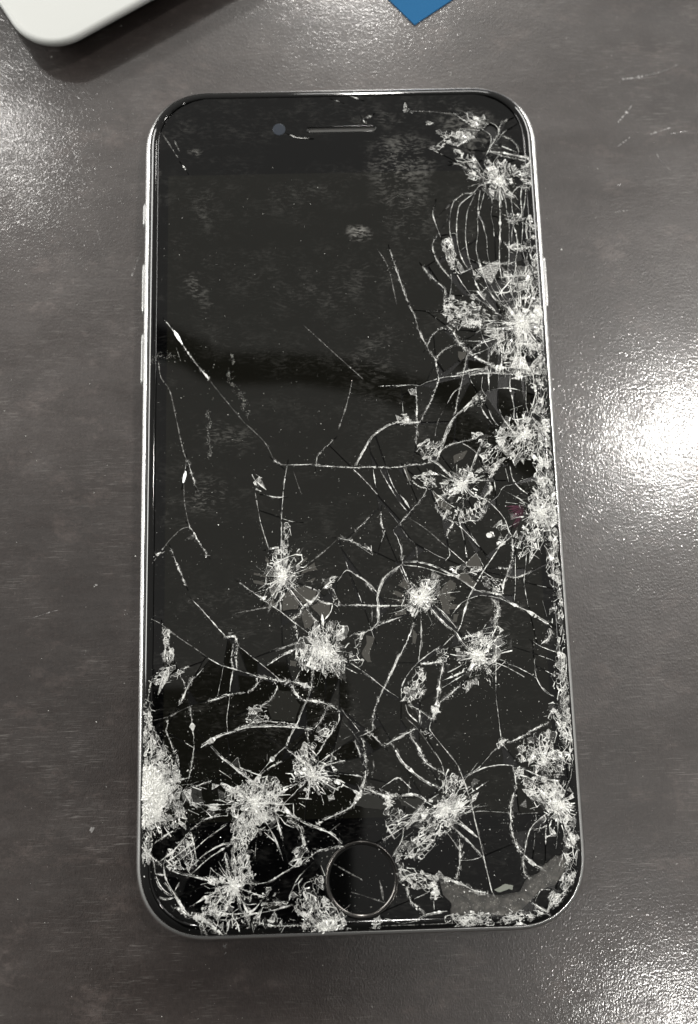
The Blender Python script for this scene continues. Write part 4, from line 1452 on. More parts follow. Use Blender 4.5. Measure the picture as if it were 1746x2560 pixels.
def shard_mesh(loops, ztilt, ch=0.035, top=7.3, bot=6.93):
    V, F, tops = [], [], []
    for L in loops:
        n = len(L)
        base = len(V)
        A = np.array(L)
        e = np.roll(A, -1, 0) - A
        e /= (np.hypot(e[:, 0], e[:, 1])[:, None] + 1e-9)
        nrm = np.stack([-e[:, 1], e[:, 0]], 1)
        vn = nrm + np.roll(nrm, 1, 0)
        vn /= (np.hypot(vn[:, 0], vn[:, 1])[:, None] + 1e-6)
        In = A + vn * ch
        for x, y in In: V.append((x, y, top + ztilt(x, y)))
        for x, y in A: V.append((x, y, top + ztilt(x, y) - ch))
        for x, y in A: V.append((x, y, bot))
        for i in range(n):
            j = (i + 1) % n
            F.append((base + i, base + n + i, base + n + j, base + j))
            F.append((base + n + i, base + 2 * n + i, base + 2 * n + j, base + n + j))
        tops.append((base, n, In))
    polys = [[Vector((x, y, 0)) for x, y in t[2]] for t in tops]
    flat = [t[0] + i for t in tops for i in range(t[1])]
    for a, b, c in tessellate_polygon(polys):
        p, q, r = V[flat[a]], V[flat[b]], V[flat[c]]
        if (q[0] - p[0]) * (r[1] - p[1]) - (q[1] - p[1]) * (r[0] - p[0]) < 0: b, c = c, b
        F.append((flat[a], flat[b], flat[c]))
    return V, F


n_sh = 0
for rs in pieces[:290]:
    loops = [simplify(L, 0.075) for L in contours(rs)]
    loops = [L for L in loops if len(L) > 2 and abs(area2(L)) > 0.05]
    if not loops: continue
    big = max(abs(area2(L)) for L in loops)
    cx = np.mean([p[0] for p in loops[0]])
    cy = np.mean([p[1] for p in loops[0]])
    amp = 0.0 if big > 1500 else 0.006 if big > 200 else 0.014 if big > 25 else 0.03
    tx, ty = rng.normal(0, amp, 2)
    lim = 0.05
    zt = lambda x, y: max(-lim, min(lim, (x - cx) * tx + (y - cy) * ty)) - 0.0
    if amp == 0: zt = lambda x, y: 0.0
    else:
        span = max(max(abs(p[0] - cx) for p in loops[0]), max(abs(p[1] - cy) for p in loops[0])) + 0.1
        k = min(1.0, 0.11 / (span * max(abs(tx), abs(ty), 1e-6)))
        zt = lambda x, y, tx=tx * k, ty=ty * k: (x - cx) * tx + (y - cy) * ty
    v, f = shard_mesh(loops, zt)
    mesh('glass_shard', v, f, M_GLASS, glass)
    n_sh += 1
print('SHARDS', n_sh, 'of', len(pieces))

# bare adhesive where the glass fell out
v = [(x, y, 6.87) for x, y in HOLE] + [(x, y, 6.93) for x, y in HOLE]
n = len(HOLE)
f = [(i, (i + 1) % n, n + (i + 1) % n, n + i) for i in range(n)] + [tuple(n + i for i in range(n))]
if area2(HOLE) < 0: f = [q[::-1] for q in f]
adh = mesh('adhesive_strip', v, f, M_ADH, phone)
adh['label'] = 'bare grey adhesive where the glass is missing'


# lifted glass patches: thin flakes standing a hair above the face
def prism(P, z0, z1, jag=0.05):
    Q = rough(P + [P[0]], 0.5, jag)[:-1]
    if area2(Q) < 0: Q = Q[::-1]
    n = len(Q)
    V = [(x, y, z0) for x, y in Q] + [(x, y, z1) for x, y in Q]
    F = [(i, (i + 1) % n, n + (i + 1) % n, n + i) for i in range(n)]
    for a, b, c in tessellate_polygon([[Vector((x, y, 0)) for x, y in Q]]):
        p, q, r = Q[a], Q[b], Q[c]
        if (q[0] - p[0]) * (r[1] - p[1]) - (q[1] - p[1]) * (r[0] - p[0]) < 0: b, c = c, b
        F.append((n + a, n + b, n + c))
    return V, F


for k, P in LIFTED:
    if k == 4:                      # bruised colour shows as a fan of slivers
        A = np.array(P)
        far = A[np.argmax(A[:, 0])]
        for t in np.linspace(0.02, 0.98, 9):
            e = A[0] + (A[-2] - A[0]) * t
            dd = far + (e - far) * rng.uniform(0.85, 1.1)
            w_ = rng.uniform(0.10, 0.2)
            m_ = (far * 0.35 + dd * 0.65)
            v, f = prism([tuple(dd), tuple(m_ + (0, w_)), tuple(far * 0.85 + dd * 0.15 + (0, 0.05)), tuple(m_ - (0, w_))], 7.2, 7.35, 0.01)
            mesh('bruise_sliver', v, f, M_LIFT[4], glass)
        continue
    v, f = prism(P, 7.2, 7.345 + rng.uniform(0, 0.01))
    mesh('glass_flake', v, f, M_LIFT[k], glass)


# ------------------------------------------------------------------ crack faces, slivers and powder
_wd = rng.uniform(0, 6.283, (10, 2))


def clumps(C, lam):
    """soft random field over the face, about -1..1, with blobs of size lam"""
    s = 0
    for a, p in _wd:
        s = s + np.sin((C[:, 0] * math.cos(a * 5.1) + C[:, 1] * math.sin(a * 5.1)) * 6.283 / lam * (0.6 + 0.08 * p) + p)
    return s / 3.2


class Soup:
    def __init__(s):
        s.V, s.F, s.n = [], [], 0

    def add(s, V, F):
        s.V.append(np.asarray(V, float))
        s.F.append(np.asarray(F, int) + s.n)
        s.n += len(V)

    def tris(s, C, size, tilt=0.7, stretch=None, ang=None):
        """little triangular flakes at C (n x 2)"""
        n = len(C)
        if n == 0: return
        size = np.broadcast_to(size, (n,))
        a0 = rng.uniform(0, 2 * np.pi, n)
        out = np.zeros((n, 3, 3))
        for k in range(3):
            a = a0 + k * 2.094 + rng.normal(0, 0.45, n)
            r = size * rng.uniform(0.55, 1.25, n)
            out[:, k, 0] = np.cos(a) * r
            out[:, k, 1] = np.sin(a) * r
        if ang is not None:
            st = 1.8 if stretch is None else stretch
            c, s_ = np.cos(ang), np.sin(ang)
            x = out[:, :, 0] * st
            y = out[:, :, 1] / st
            out[:, :, 0] = x * c[:, None] - y * s_[:, None]
            out[:, :, 1] = x * s_[:, None] + y * c[:, None]
        gxy = rng.normal(0, tilt, (n, 2))
        out[:, :, 2] = out[:, :, 0] * gxy[:, :1] + out[:, :, 1] * gxy[:, 1:]
        out[:, :, 2] -= out[:, :, 2].min(1)[:, None]
        out[:, :, 2] = np.minimum(out[:, :, 2], 0.45)
        z = ztop(C[:, 0], C[:, 1])
        out[:, :, 0] += C[:, :1]
        out[:, :, 1] += C[:, 1:]
        out[:, :, 2] += (z + 0.055 + rng.uniform(0, 0.05, n))[:, None]
        e1 = out[:, 1] - out[:, 0]
        e2 = out[:, 2] - out[:, 0]
        flip = (e1[:, 0] * e2[:, 1] - e1[:, 1] * e2[:, 0]) < 0
        out[flip] = out[flip][:, ::-1]
        s.add(out.reshape(-1, 3), np.arange(n * 3).reshape(-1, 3))

    def ribbon(s, P, w, taper=True, lift=0.05, gap=0.0, wv=0.35):
        """a broken ridge along P; every length is its own sliver"""
        A = np.array(P)
        n = len(A) - 1
        if n < 1: return
        d = A[1:] - A[:-1]
        L = np.hypot(d[:, 0], d[:, 1])[:, None] + 1e-9
        nr = np.stack([-d[:, 1], d[:, 0]], 1) / L
        ww = w * np.exp(rng.normal(0, wv * 0.5, n + 1) + wv * 1.6 * clumps(A, 2.6)) / 2
        if taper:
            t = np.minimum(np.arange(n + 1), n - np.arange(n + 1)) / max(1.0, min(6.0, n / 2.0))
            ww *= np.clip(0.35 + t, 0, 1)
        keep = rng.uniform(0, 1, n) >= gap
        a, b = A[:-1], A[1:]
        wa, wb = ww[:-1, None], ww[1:, None]
        za, zb = ztop(a[:, 0], a[:, 1]) + 0.05, ztop(b[:, 0], b[:, 1]) + 0.05
        h = lift * rng.uniform(0.2, 1.6, n)
        sh = rng.uniform(-0.7, 0.7, n)[:, None]
        q = np.zeros((n, 6, 3))
        q[:, 0, :2] = a - nr * wa; q[:, 1, :2] = b - nr * wb
        q[:, 2, :2] = a + nr * wa * sh; q[:, 3, :2] = b + nr * wb * sh
        q[:, 4, :2] = a + nr * wa; q[:, 5, :2] = b + nr * wb
        q[:, 0, 2] = za; q[:, 1, 2] = zb; q[:, 4, 2] = za; q[:, 5, 2] = zb
        q[:, 2, 2] = za + h; q[:, 3, 2] = zb + h * rng.uniform(0.4, 1.2, n)
        q = q[keep]
        T = np.array([(0, 1, 3), (0, 3, 2), (2, 3, 5), (2, 5, 4)])
        F = (T[None] + (np.arange(len(q)) * 6)[:, None, None]).reshape(-1, 3)
        s.add(q.reshape(-1, 3), F)

    def build(s, name, mat, parent, kind='stuff'):
        if not s.V: return None
        o = tri_mesh(name, np.concatenate(s.V), np.concatenate(s.F), mat, parent)
        o['kind'] = kind
        return o


def along(P, n, spread):
    A = np.array(resample(P, 0.15))
    C = A[rng.integers(0, len(A), n)]
    return C + rng.normal(0, spread, (n, 2))


def on_glass(C):
    return C[sdf(C[:, 0], C[:, 1]) > 1.25]


cr, fa, bl, du, gr, ve = Soup(), Soup(), Soup(), Soup(), Soup(), Soup()
po, br = Soup(), Soup()


def dir_along(P, C):
    """direction of the nearest stretch of a line"""
    A = np.array(resample(P, 0.3))
    t = np.gradient(A, axis=0) if len(A) > 1 else np.ones_like(A)
    k = ((C[:, None, :] - A[None]) ** 2).sum(2).argmin(1)
    return np.arctan2(t[k, 1], t[k, 0])


for k, w, P in ROUGH:
    Lh = sum(math.hypot(b[0] - a[0], b[1] - a[1]) for a, b in zip(P[:-1], P[1:]))
    if k == 'c':
        cr.ribbon(rough(P, 0.28, 0.006), (0.02 + w * 0.17) if w < 0.22 else (0.025 + w * 0.20), gap=0.05, wv=0.55, lift=0.035)
        if w > 0.25:
            C = along(P, int(Lh * 3), w * 0.25)
            ve.tris(on_glass(C), rng.uniform(0.1, 0.16 + w * 0.35), 0.4, 2.6, dir_along(P, on_glass(C)))
            if w > 0.36:
                o_ = w * 0.42 * rng.choice((-1, 1))
                Q = np.array(P)
                d_ = np.gradient(Q, axis=0)
                d_ /= np.hypot(d_[:, 0], d_[:, 1])[:, None] + 1e-9
                Q = Q + np.stack([-d_[:, 1], d_[:, 0]], 1) * o_
                cr.ribbon([tuple(q) for q in Q], 0.045, gap=0.2, lift=0.03)
    elif k == 'g':
        cr.ribbon(rough(P, 0.22, 0.015), 0.022 + w * 0.15, gap=0.12, wv=0.6, lift=0.04)
        n = int(Lh * (4 + 13 * w))
        C = on_glass(along(P, n, w * 0.30))
        gr.tris(C, np.exp(rng.normal(math.log(0.07), 0.4, len(C))).clip(0.03, 0.2), 0.8)
        C = on_glass(along(P, int(Lh * (1.5 + 7 * w)), w * 0.30))
        ve.tris(C, rng.uniform(0.12, 0.18 + w * 0.3, len(C)), 0.5, 2.0, dir_along(P, C) + rng.normal(0, 0.5, len(C)))
        C = on_glass(along(P, int(Lh * 2.0), w * 0.9 + 0.2))
        gr.tris(C, rng.uniform(0.025, 0.06, len(C)), 0.8)
    elif k == 'f':
        fa.ribbon(rough(P, 0.25, 0.005), 0.03 + w * 0.45, gap=0.06, lift=0.02)
    elif k == 'b':
        bl.ribbon(P, w, gap=0.0, wv=0.12, lift=0.04)
    elif k == 'd':
        C = along(P, int(Lh * 60), w * 0.4)
        C = on_glass(C[clumps(C, 1.0) + rng.normal(0, 0.4, len(C)) > -0.1])
        du.tris(C, rng.uniform(0.02, 0.055, len(C)), 0.3)

def cell_polys(S, box, k=16):
    """Voronoi cells of the points S"""
    out = []
    for i in range(len(S)):
        p = S[i]
        d2 = ((S - p) ** 2).sum(1)
        nb = np.argsort(d2)[1:k + 1]
        poly = [np.array((p[0] + sx * box, p[1] + sy * box)) for sx, sy in ((-1, -1), (1, -1), (1, 1), (-1, 1))]
        for q in S[nb]:
            m_ = (p + q) / 2
            n_ = q - p
            new = []
            for a_, c_ in zip(poly, poly[1:] + poly[:1]):
                da, dc = (a_ - m_) @ n_, (c_ - m_) @ n_
                if da <= 0: new.append(a_)
                if (da < 0) != (dc < 0): new.append(a_ + (c_ - a_) * (da / (da - dc)))
            poly = new
            if len(poly) < 3: break
        out.append(poly)
    return out


fr = Soup()


def fragment(poly, tilt=0.25):
    """one thin frosted face, tipped a little"""
    Q = np.array(poly)
    c = Q.mean(0)
    Q = c + (Q - c) * rng.uniform(0.82, 0.98)
    g = rng.normal(0, tilt, 2)
    z = (Q - c) @ g
    z = ztop(Q[:, 0], Q[:, 1]) + 0.055 + np.clip(z - z.min(), 0, 0.25)
    V = np.concatenate([Q, z[:, None]], 1)
    n = len(Q)
    F = [(0, i, i + 1) for i in range(1, n - 1)]
    if area2([tuple(q) for q in Q]) < 0: F = [f_[::-1] for f_ in F]
    fr.add(V, F)


def edge_line(a_, c_, wd):
    E_ = np.array([a_, c_])
    if sdf(E_[:, 0], E_[:, 1]).min() < 1.15: return
    cr.ribbon([tuple(a_), tuple((a_ + c_) / 2 + rng.normal(0, 0.02, 2)), tuple(c_)], wd, taper=False, lift=0.06, gap=0.08, wv=0.4)


def crush(P, ar, d, b, axis):
    A = np.array(P)
    lo, hi = A.min(0), A.max(0)
    n = int(ar * (1.2 + 3.2 * d)) + 4
    c_, s_ = math.cos(axis), math.sin(axis)
    Rm = np.array([[c_, s_], [-s_, c_]])
    st = np.array([0.76, 1.22])
    T = []
    while len(T) < n * 2:
        q = rng.uniform(lo - 0.5, hi + 0.5, (n * 4, 2))
        q = q[clumps(q, 2.2) + rng.normal(0, 0.8, len(q)) > -0.5]
        T.extend(q)
        if len(T) > n * 30: break
    T = np.array(T)
    box_area = (hi[0] - lo[0] + 1) * (hi[1] - lo[1] + 1)
    T = T[:int(n * box_area / max(ar, 0.2))][:900]
    S_ = (T @ Rm.T) * st
    for p, poly in zip(T, cell_polys(S_, 3.0)):
        if len(poly) < 3: continue
        Q = (np.array(poly) / st) @ Rm
        c = Q.mean(0)
        if not inside(P, np.array([c[0]]), np.array([c[1]]))[0]: continue
        if sdf(Q[:, 0], Q[:, 1]).min() < 1.15: continue
        u = rng.uniform()
        if u < 0.25 + 0.5 * d: fragment(Q)
        if b > 0.85: fragment(Q, 0.5)
        for i in range(len(Q)):
            if rng.uniform() < 0.35 + 0.4 * d: edge_line(Q[i], Q[(i + 1) % len(Q)], np.exp(rng.normal(math.log(0.05), 0.5)))


def web(x, y, rc, rr_, nr, b):
    """radial and ring cracks round an impact"""
    ns = int(rng.integers(13, 32))
    th = np.sort((np.arange(ns) + rng.uniform(-0.42, 0.42, ns)) * 2 * np.pi / ns)
    lob = rng.uniform(0, 6.28, 3)
    reach = lambda t: 1 + 0.30 * np.sin(t + lob[0]) + 0.22 * np.sin(2 * t + lob[1]) + 0.14 * np.sin(5 * t + lob[2])
    R_ = [rc * 0.12, rc * 0.34, rc * 0.6, rc * 0.9]
    while R_[-1] < rr_ * 1.05: R_.append(R_[-1] + 0.16 * rc + 0.06 * len(R_))
    G_ = np.zeros((len(R_), ns, 2))
    sq = np.array([[rng.uniform(0.7, 1.2), rng.normal(0, 0.22)], [rng.normal(0, 0.22), rng.uniform(0.7, 1.2)]])
    for k, r in enumerate(R_):
        rr2 = r * (1 + rng.normal(0, 0.10, ns)) * (0.75 + 0.25 * reach(th))
        tt = th + rng.normal(0, 0.05, ns)
        G_[k, :, 0] = x + np.cos(tt) * rr2
        G_[k, :, 1] = y + np.sin(tt) * rr2
        G_[k] = np.array([x, y]) + (G_[k] - np.array([x, y])) @ sq
    for k in range(len(R_) - 1):
        f_ = k / (len(R_) - 1)
        for i in range(ns):
            j2 = (i + 1) % ns
            q = [G_[k, i], G_[k, j2], G_[k + 1, j2], G_[k + 1, i]]
            Q = np.array(q)
            if sdf(Q[:, 0], Q[:, 1]).min() < 1.15: continue
            lim = reach(th[i]) * (1.0 - f_)
            if rng.uniform() < 0.05 + 0.6 * lim:
                fragment(q, 0.25)
                if f_ < 0.25: fragment(q, 0.6)
            if rng.uniform() < 0.25 + 0.8 * lim: edge_line(q[0], q[3], np.exp(rng.normal(math.log(0.06 + 0.05 * (1 - f_)), 0.5)))
            if rng.uniform() < 0.05 + 0.6 * lim: edge_line(q[0], q[1], np.exp(rng.normal(math.log(0.05), 0.5)))


BA = np.array([bb[:4] for bb in BURSTS])
for d, b, P in AREAS:
    A = np.array(P)
    ar = abs(area2(P))
    lo, hi = A.min(0), A.max(0)
    ev, evec = np.linalg.eigh(np.cov((A - A.mean(0)).T))
    main = math.atan2(evec[1, 1], evec[0, 1])
    pw = 0.7 + 0.6 * b

    def fill(n, clump):
        C, tot = [np.zeros((0, 2))], 0
        for _ in range(40):
            c = rng.uniform(lo, hi, (max(64, n), 2))
            c = c[inside(P, c[:, 0], c[:, 1])]
            if clump:
                c = c[clumps(c, 1.25) + rng.normal(0, 0.35, len(c)) > 0.05 + 0.45 * (0.6 - d)]
            C.append(c)
            tot += len(c)
            if tot >= n: break
        C = on_glass(np.concatenate(C)[:n])
        dx = C[:, None, :] - BA[None, :, :2]
        r = np.hypot(dx[:, :, 0], dx[:, :, 1]) / (BA[None, :, 3] * 1.5)
        k = r.argmin(1)
        i_ = np.arange(len(C))
        ang = np.where(r[i_, k] < 1, np.arctan2(dx[i_, k, 1], dx[i_, k, 0]), main) if len(C) else np.zeros(0)
        return C, ang + rng.normal(0, 0.35, len(C))

    # crushed field: small angular fragments, frosted or clear, with bright broken edges
    cen = A.mean(0)
    rb = np.hypot(BA[:, 0] - cen[0], BA[:, 1] - cen[1]) / (BA[:, 3] * 1.6)
    kb = int(rb.argmin())
    axis = math.atan2(cen[1] - BA[kb, 1], cen[0] - BA[kb, 0]) if rb[kb] < 1 else main
    crush(P, ar, d, b, axis)
    C, ang = fill(int(ar * d * 13 * pw), True)
    (br if b > 0.8 else po).tris(C, np.exp(rng.normal(math.log(0.055), 0.5, len(C))).clip(0.02, 0.22), 0.6, 1.7, ang)
    if b > 0.93:
        C, ang = fill(int(ar * 30), False)
        br.tris(C, np.exp(rng.normal(math.log(0.11), 0.5, len(C))).clip(0.03, 0.3), 0.6, 1.8, ang)

for x, y, rc, rr_, nr, b in BURSTS:
    web(x, y, rc, rr_, nr, b)
    style = rng.uniform(0.45, 1.5)
    # powdered heart, off centre and in knots
    kn = max(4, int(rc * rc * 3.0))
    ka = rng.uniform(0, 2 * np.pi, kn)
    kr = rc * np.abs(rng.normal(0, 0.5, kn)).clip(0, 1.15)
    K = np.stack([x + np.cos(ka) * kr, y + np.sin(ka) * kr], 1)
    n = int(rc * rc * 80 * b * (2.0 - style))
    C = K[rng.integers(0, kn, n)] + rng.normal(0, 0.14 + 0.05 * rc, (n, 2))
    C = on_glass(C)
    th = np.arctan2(C[:, 1] - y, C[:, 0] - x)
    br.tris(C, np.exp(rng.normal(math.log(0.068), 0.5, len(C))).clip(0.02, 0.24), 0.6, 1.7, th)
    # the finest powder, thick at the heart and thinning out
    n = int(rc * rc * (520 if b < 0.99 else 700) * b * style)
    off = np.array([x, y]) + rng.normal(0, rc * 0.15, 2)
    ab = np.array([[rng.uniform(0.7, 1.25), rng.normal(0, 0.25)], [rng.normal(0, 0.25), rng.uniform(0.7, 1.25)]])
    C = off + (rng.normal(0, rc * 0.42, (n, 2)) * np.abs(rng.normal(0.8, 0.4, (n, 1)))) @ ab
    C = on_glass(C[clumps(C, 0.9) + rng.normal(0, 0.5, len(C)) > -0.55])
    br.tris(C, rng.uniform(0.025, 0.06, len(C)), 0.4)
    # glassy grains thrown round the hit
    th = rng.uniform(0, 2 * np.pi, int(nr * 2.2))
    rad = rc * 0.6 + np.abs(rng.normal(0, rr_ * 0.6, len(th)))
    C = on_glass(np.stack([x + np.cos(th) * rad, y + np.sin(th) * rad], 1))
    br.tris(C, np.exp(rng.normal(math.log(0.055), 0.45, len(C))).clip(0.025, 0.14), 0.8)
    # long hair cracks leaving the hit
    for i in range(int(rng.integers(3, 7))):
        a = rng.uniform(0, 2 * np.pi)
        r2_ = rr_ * rng.uniform(0.9, 1.7)
        P = [(x + math.cos(a) * rc * .5, y + math.sin(a) * rc * .5), (x + math.cos(a + .03) * r2_ * .6, y + math.sin(a + .03) * r2_ * .6), (x + math.cos(a + rng.normal(0, .08)) * r2_, y + math.sin(a + rng.normal(0, .08)) * r2_)]
        E_ = np.array(P)
        if sdf(E_[:, 0], E_[:, 1]).min() < 1.3: continue
        cr.ribbon(rough(flow(P), 0.3, 0.008), rng.uniform(0.025, 0.055), gap=0.05, wv=0.6)
    # a few blades: wide at the heart, pointed outside
    nb = int(nr * 0.22 * rng.uniform(0.2, 1.4))
    th = rng.uniform(0, 2 * np.pi, nb)
    r0 = rc * rng.uniform(0.3, 0.95, nb)
    r1 = np.minimum(rr_ * 1.1, rc + (rr_ - rc) * rng.uniform(0.05, 0.9, nb) ** 2)
    hw = rng.uniform(0.02, 0.06, nb)
    t1 = th + rng.normal(0, 0.08, nb)
    q = np.zeros((nb, 3, 3))
    q[:, 0, 0] = x + np.cos(th) * r0 - np.sin(th) * hw
    q[:, 0, 1] = y + np.sin(th) * r0 + np.cos(th) * hw
    q[:, 1, 0] = x + np.cos(th) * r0 + np.sin(th) * hw
    q[:, 1, 1] = y + np.sin(th) * r0 - np.cos(th) * hw
    q[:, 2, 0] = x + np.cos(t1) * r1
    q[:, 2, 1] = y + np.sin(t1) * r1
    q[:, :, 2] = ztop(q[:, :, 0], q[:, :, 1]) + 0.06
    q[:, 0, 2] += rng.uniform(0, 0.12, nb)
    q[:, 1, 2] += rng.uniform(0, 0.12, nb)
    ok = (sdf(q[:, 2, 0], q[:, 2, 1]) > 1.3) & (r1 > r0 + 0.15)
    q = q[ok]
    if len(q):
        e1, e2 = q[:, 1] - q[:, 0], q[:, 2] - q[:, 0]
        fl = (e1[:, 0] * e2[:, 1] - e1[:, 1] * e2[:, 0]) < 0
        q[fl] = q[fl][:, ::-1]
        po.add(q.reshape(-1, 3), np.arange(len(q) * 3).reshape(-1, 3))
    # spray of fine dust
    rad = rc + np.abs(rng.normal(0, rr_ * 0.9, int(nr * 4)))
    th = rng.uniform(0, 2 * np.pi, len(rad))
    C = on_glass(np.stack([x + np.cos(th) * rad, y + np.sin(th) * rad], 1))
    du.tris(C, rng.uniform(0.025, 0.07, len(C)), 0.5)

A = np.array(HOLE)
C = rng.uniform(A.min(0), A.max(0), (900, 2))
C = C[inside(HOLE, C[:, 0], C[:, 1])]
du.tris(C, np.exp(rng.normal(math.log(0.045), 0.55, len(C))).clip(0.02, 0.2), 0.5)
# loose dust over the face, thicker toward the broken end
n = 3200
C = np.stack([rng.uniform(-31.5, 31.5, n), 67 - 134 * rng.beta(2.3, 1.25, n)], 1)
C = on_glass(C)
du.tris(C, np.exp(rng.normal(math.log(0.036), 0.55, len(C))).clip(0.015, 0.15), 0.4)

cr.build('crack_edges', M_CRACK, glass)
fa.build('hairline_cracks', M_FAINT, glass)
bl.build('open_crack', M_BLADE, glass)
gr.build('glass_crumbs', M_POWDER, glass)
po.build('crushed_glass', M_POWDER, glass)
ve.build('glass_slivers', M_VEIL, glass)
fr.build('frosted_fragments', M_FROST, glass)
br.build('powdered_glass', M_BRIGHT, glass)
du.build('dust', M_DUST, glass)

# ------------------------------------------------------------------ wear on the bench: scratches, chips and grit
ts = Soup()
SCR = [(0.2, [(51.7, 74.25), (53.84, 74.45), (55.79, 74.82)]), (0.1, [(55.79, 74.82), (59.47, 75.73), (62.48, 77.15)]), (0.167, [(50.19, 65.58), (51.63, 67.23), (53.26, 69.28)]), (0.167, [(55.93, 63.07), (59.68, 64.35)]), (0.067, [(59.56, 63.08), (62.73, 63.57)]), (0.133, [(49.8, 60.82), (52.35, 62.75)]), (0.133, [(48.19, 48.01), (50.57, 48.34)]), (0.267, [(41.96, 82.73), (42.5, 83.05)]), (0.133, [(48.82, 53.17), (49.7, 53.38)]), (0.067, [(56.57, 59.58), (57.15, 57.99), (59.09, 55.6)]), (0.067, [(-36.96, 37.87), (-35.96, 40.82), (-35.5, 42.31)]), (0.067, [(-52.16, -20.9), (-48.0, -19.72)]), (0.067, [(-21.25, -72.88), (-20.88, -72.32)]), (0.2, [(-21.25, -71.63), (-20.82, -71.18)]), (0.2, [(28.43, -74.1), (28.94, -74.74)]), (0.267, [(-42.08, -15.78), (-41.69, -15.85)]), (0.267, [(-41.95, -53.8), (-41.44, -54.05)]), (0.067, [(44.85, -20.54), (46.99, -18.63)]), (0.067, [(-43.42, 47.76), (-42.65, 44.72)])]
for w, P in SCR:
    A = np.array(rough(P, 0.3, 0.02))
    n = len(A) - 1
    d_ = A[1:] - A[:-1]
    nr_ = np.stack([-d_[:, 1], d_[:, 0]], 1) / (np.hypot(d_[:, 0], d_[:, 1])[:, None] + 1e-9)
    ww = w * np.exp(rng.normal(0, 0.5, n))[:, None] / 2
    q = np.zeros((n, 4, 3))
    q[:, 0, :2] = A[:-1] - nr_ * ww
    q[:, 1, :2] = A[1:] - nr_ * ww
    q[:, 2, :2] = A[1:] + nr_ * ww
    q[:, 3, :2] = A[:-1] + nr_ * ww
    q[:, :, 2] = 0.012
    q[:, 2:, 2] += rng.uniform(0, 0.02, n)[:, None]
    T = np.array([(0, 1, 2), (0, 2, 3)])
    ts.add(q.reshape(-1, 3), (T[None] + (np.arange(n) * 4)[:, None, None]).reshape(-1, 3))
n = 900
C = np.stack([rng.uniform(-75, 75, n), rng.uniform(-95, 105, n)], 1)
C = C[(np.abs(C[:, 0]) > W) | (np.abs(C[:, 1]) > H)]
sz = np.exp(rng.normal(math.log(0.045), 0.6, len(C))).clip(0.02, 0.3)
a0 = rng.uniform(0, 6.28, len(C))
q = np.zeros((len(C), 3, 3))
for k in range(3):
    q[:, k, 0] = C[:, 0] + np.cos(a0 + 2.1 * k) * sz * rng.uniform(0.5, 1.3, len(C))
    q[:, k, 1] = C[:, 1] + np.sin(a0 + 2.1 * k) * sz
    q[:, k, 2] = 0.015 + rng.uniform(0, 0.05, len(C))
gt = Soup()
gt.add(q.reshape(-1, 3), np.arange(len(C) * 3).reshape(-1, 3))
gt.build('grit', M_DUST, table)
ts.build('scratches', M_SCR, table)

# ------------------------------------------------------------------ neighbours on the bench
# white plastic tray corner: overhanging rounded slab on an inset foot
wp = empty('white_device', (0, 0, 0))
tag(wp, 'white plastic device with rounded corner at the top left of the table', 'device')
ZT = 6.0
c0 = Vector((-52.92, 75.83))                 # where the two sides would meet
d1 = Vector((math.cos(math.radians(31.5)), math.sin(math.radians(31.5))))
d2 = Vector((-d1.y, d1.x))
WX, WY, WR = 95.0, 60.0, 9.0


def wloop(ins, z, w=WX, h=WY, r=WR):
    L = []
    for x, y in rr(w / 2 - ins, h / 2 - ins, max(r - ins, 0.5), 12, 2.1):
        p = WC + d1 * x + d2 * y
        L.append((p.x, p.y, z))
    return L


WC = c0 + d1 * (WX / 2) + d2 * (WY / 2)
v, f = loft([wloop(3.2, ZT - 3.2), wloop(1.3, ZT - 2.6), wloop(0.35, ZT - 1.6), wloop(0.0, ZT - 0.8), wloop(0.12, ZT - 0.3), wloop(0.5, ZT - 0.05), wloop(0.9, ZT)], True, True)
mesh('shell', v, f, M_WHITE, wp, True)
v, f = loft([wloop(16, 0.0), wloop(16, ZT - 3.1)], True, True)
mesh('foot', v, f, M_BLACK, wp)

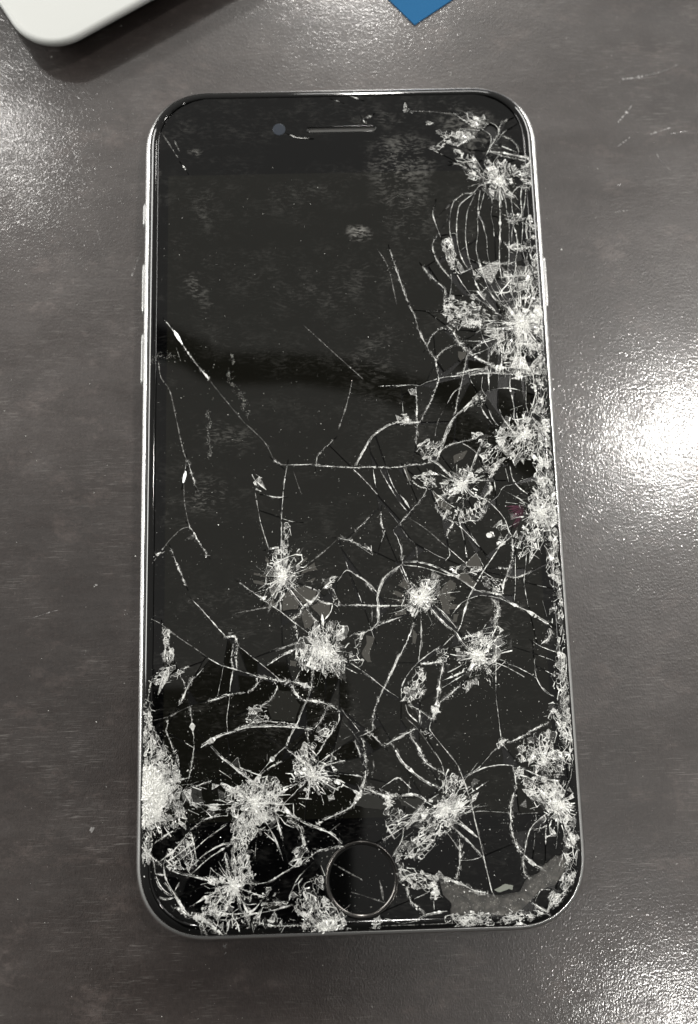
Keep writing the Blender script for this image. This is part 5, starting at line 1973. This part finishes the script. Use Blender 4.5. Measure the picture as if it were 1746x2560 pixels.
# blue card
bp_ = [(14.2, 86.0), (27.2, 100.5), (-28.0, 152.0), (-41.0, 137.5)]
bp_ = [(14.2, 86.0), (14.2 + 68 * 0.815, 86 + 68 * 0.58), (14.2 + 68 * 0.815 - 48 * .65, 86 + 68 * .58 + 48 * .76), (14.2 - 48 * 0.65, 86 + 48 * 0.76)]
v = [(x, y, 0.01) for x, y in bp_] + [(x, y, 0.22) for x, y in bp_]
f = [(0, 1, 5, 4), (1, 2, 6, 5), (2, 3, 7, 6), (3, 0, 4, 7), (4, 5, 6, 7), (3, 2, 1, 0)]
card = mesh('blue_card', v, f, M_BLUE)
tag(card, 'flat blue card whose corner points at the phone from above', 'card')

# the photographer's black phone, held just behind the lens (mirrored in the glass)
cm = cam.rotation_euler.to_matrix()
right, up, back = cm.col[0], cm.col[1], cm.col[2]
hp = empty('held_phone')
tag(hp, 'black phone held above the table, mirrored darkly in the broken glass', 'smartphone')


def held(ins, k):
    L = []
    for x, y in rr(37 - ins, 75 - ins, 10 - ins, 6):
        p = CAM_P / MM + right * (x - 33) + up * (y - 73) + back * k
        L.append(tuple(p))
    return L


v, f = loft([held(1.2, 6), held(0, 7.2), held(0, 12.8), held(1.2, 14)], True, True)
f = [q[::-1] for q in f]
mesh('shell', v, f, M_BLACK, hp)

# unseen dark arm added over the bench, shaped to mirror as the black band
arm = [(-420, 250, 430), (-250, 190, 340), (-92, 138, 300), (-59, 123, 300), (-15, 121, 300), (29, 110, 300), (62, 91, 300), (150, 30, 310), (260, -60, 360), (420, -160, 520)]
P3 = [Vector(a) for a in arm]
pts3 = []
for i in range(len(P3) - 1):
    p0, p1, p2, p3 = P3[max(i - 1, 0)], P3[i], P3[i + 1], P3[min(i + 2, len(P3) - 1)]
    for k in range(8):
        t = k / 8
        pts3.append(0.5 * ((2 * p1) + (p2 - p0) * t + (2 * p0 - 5 * p1 + 4 * p2 - p3) * t * t + (3 * p1 - p0 - 3 * p2 + p3) * t ** 3))
loops = []
for i, p in enumerate(pts3):
    tg = (pts3[min(i + 1, len(pts3) - 1)] - pts3[max(i - 1, 0)]).normalized()
    s = tg.cross(Vector((0, 0, 1))).normalized()
    u = s.cross(tg)
    r = 9.0
    loops.append([tuple(p + s * r * math.cos(a * math.pi / 5) + u * r * math.sin(a * math.pi / 5)) for a in range(10)])
v, f = loft(loops, True, True)
la = mesh('added_arm', v, f, M_BLACK, None, True)
tag(la, 'unseen thin black arm added above the table, mirrored as a dark band in the glass', 'added arm')
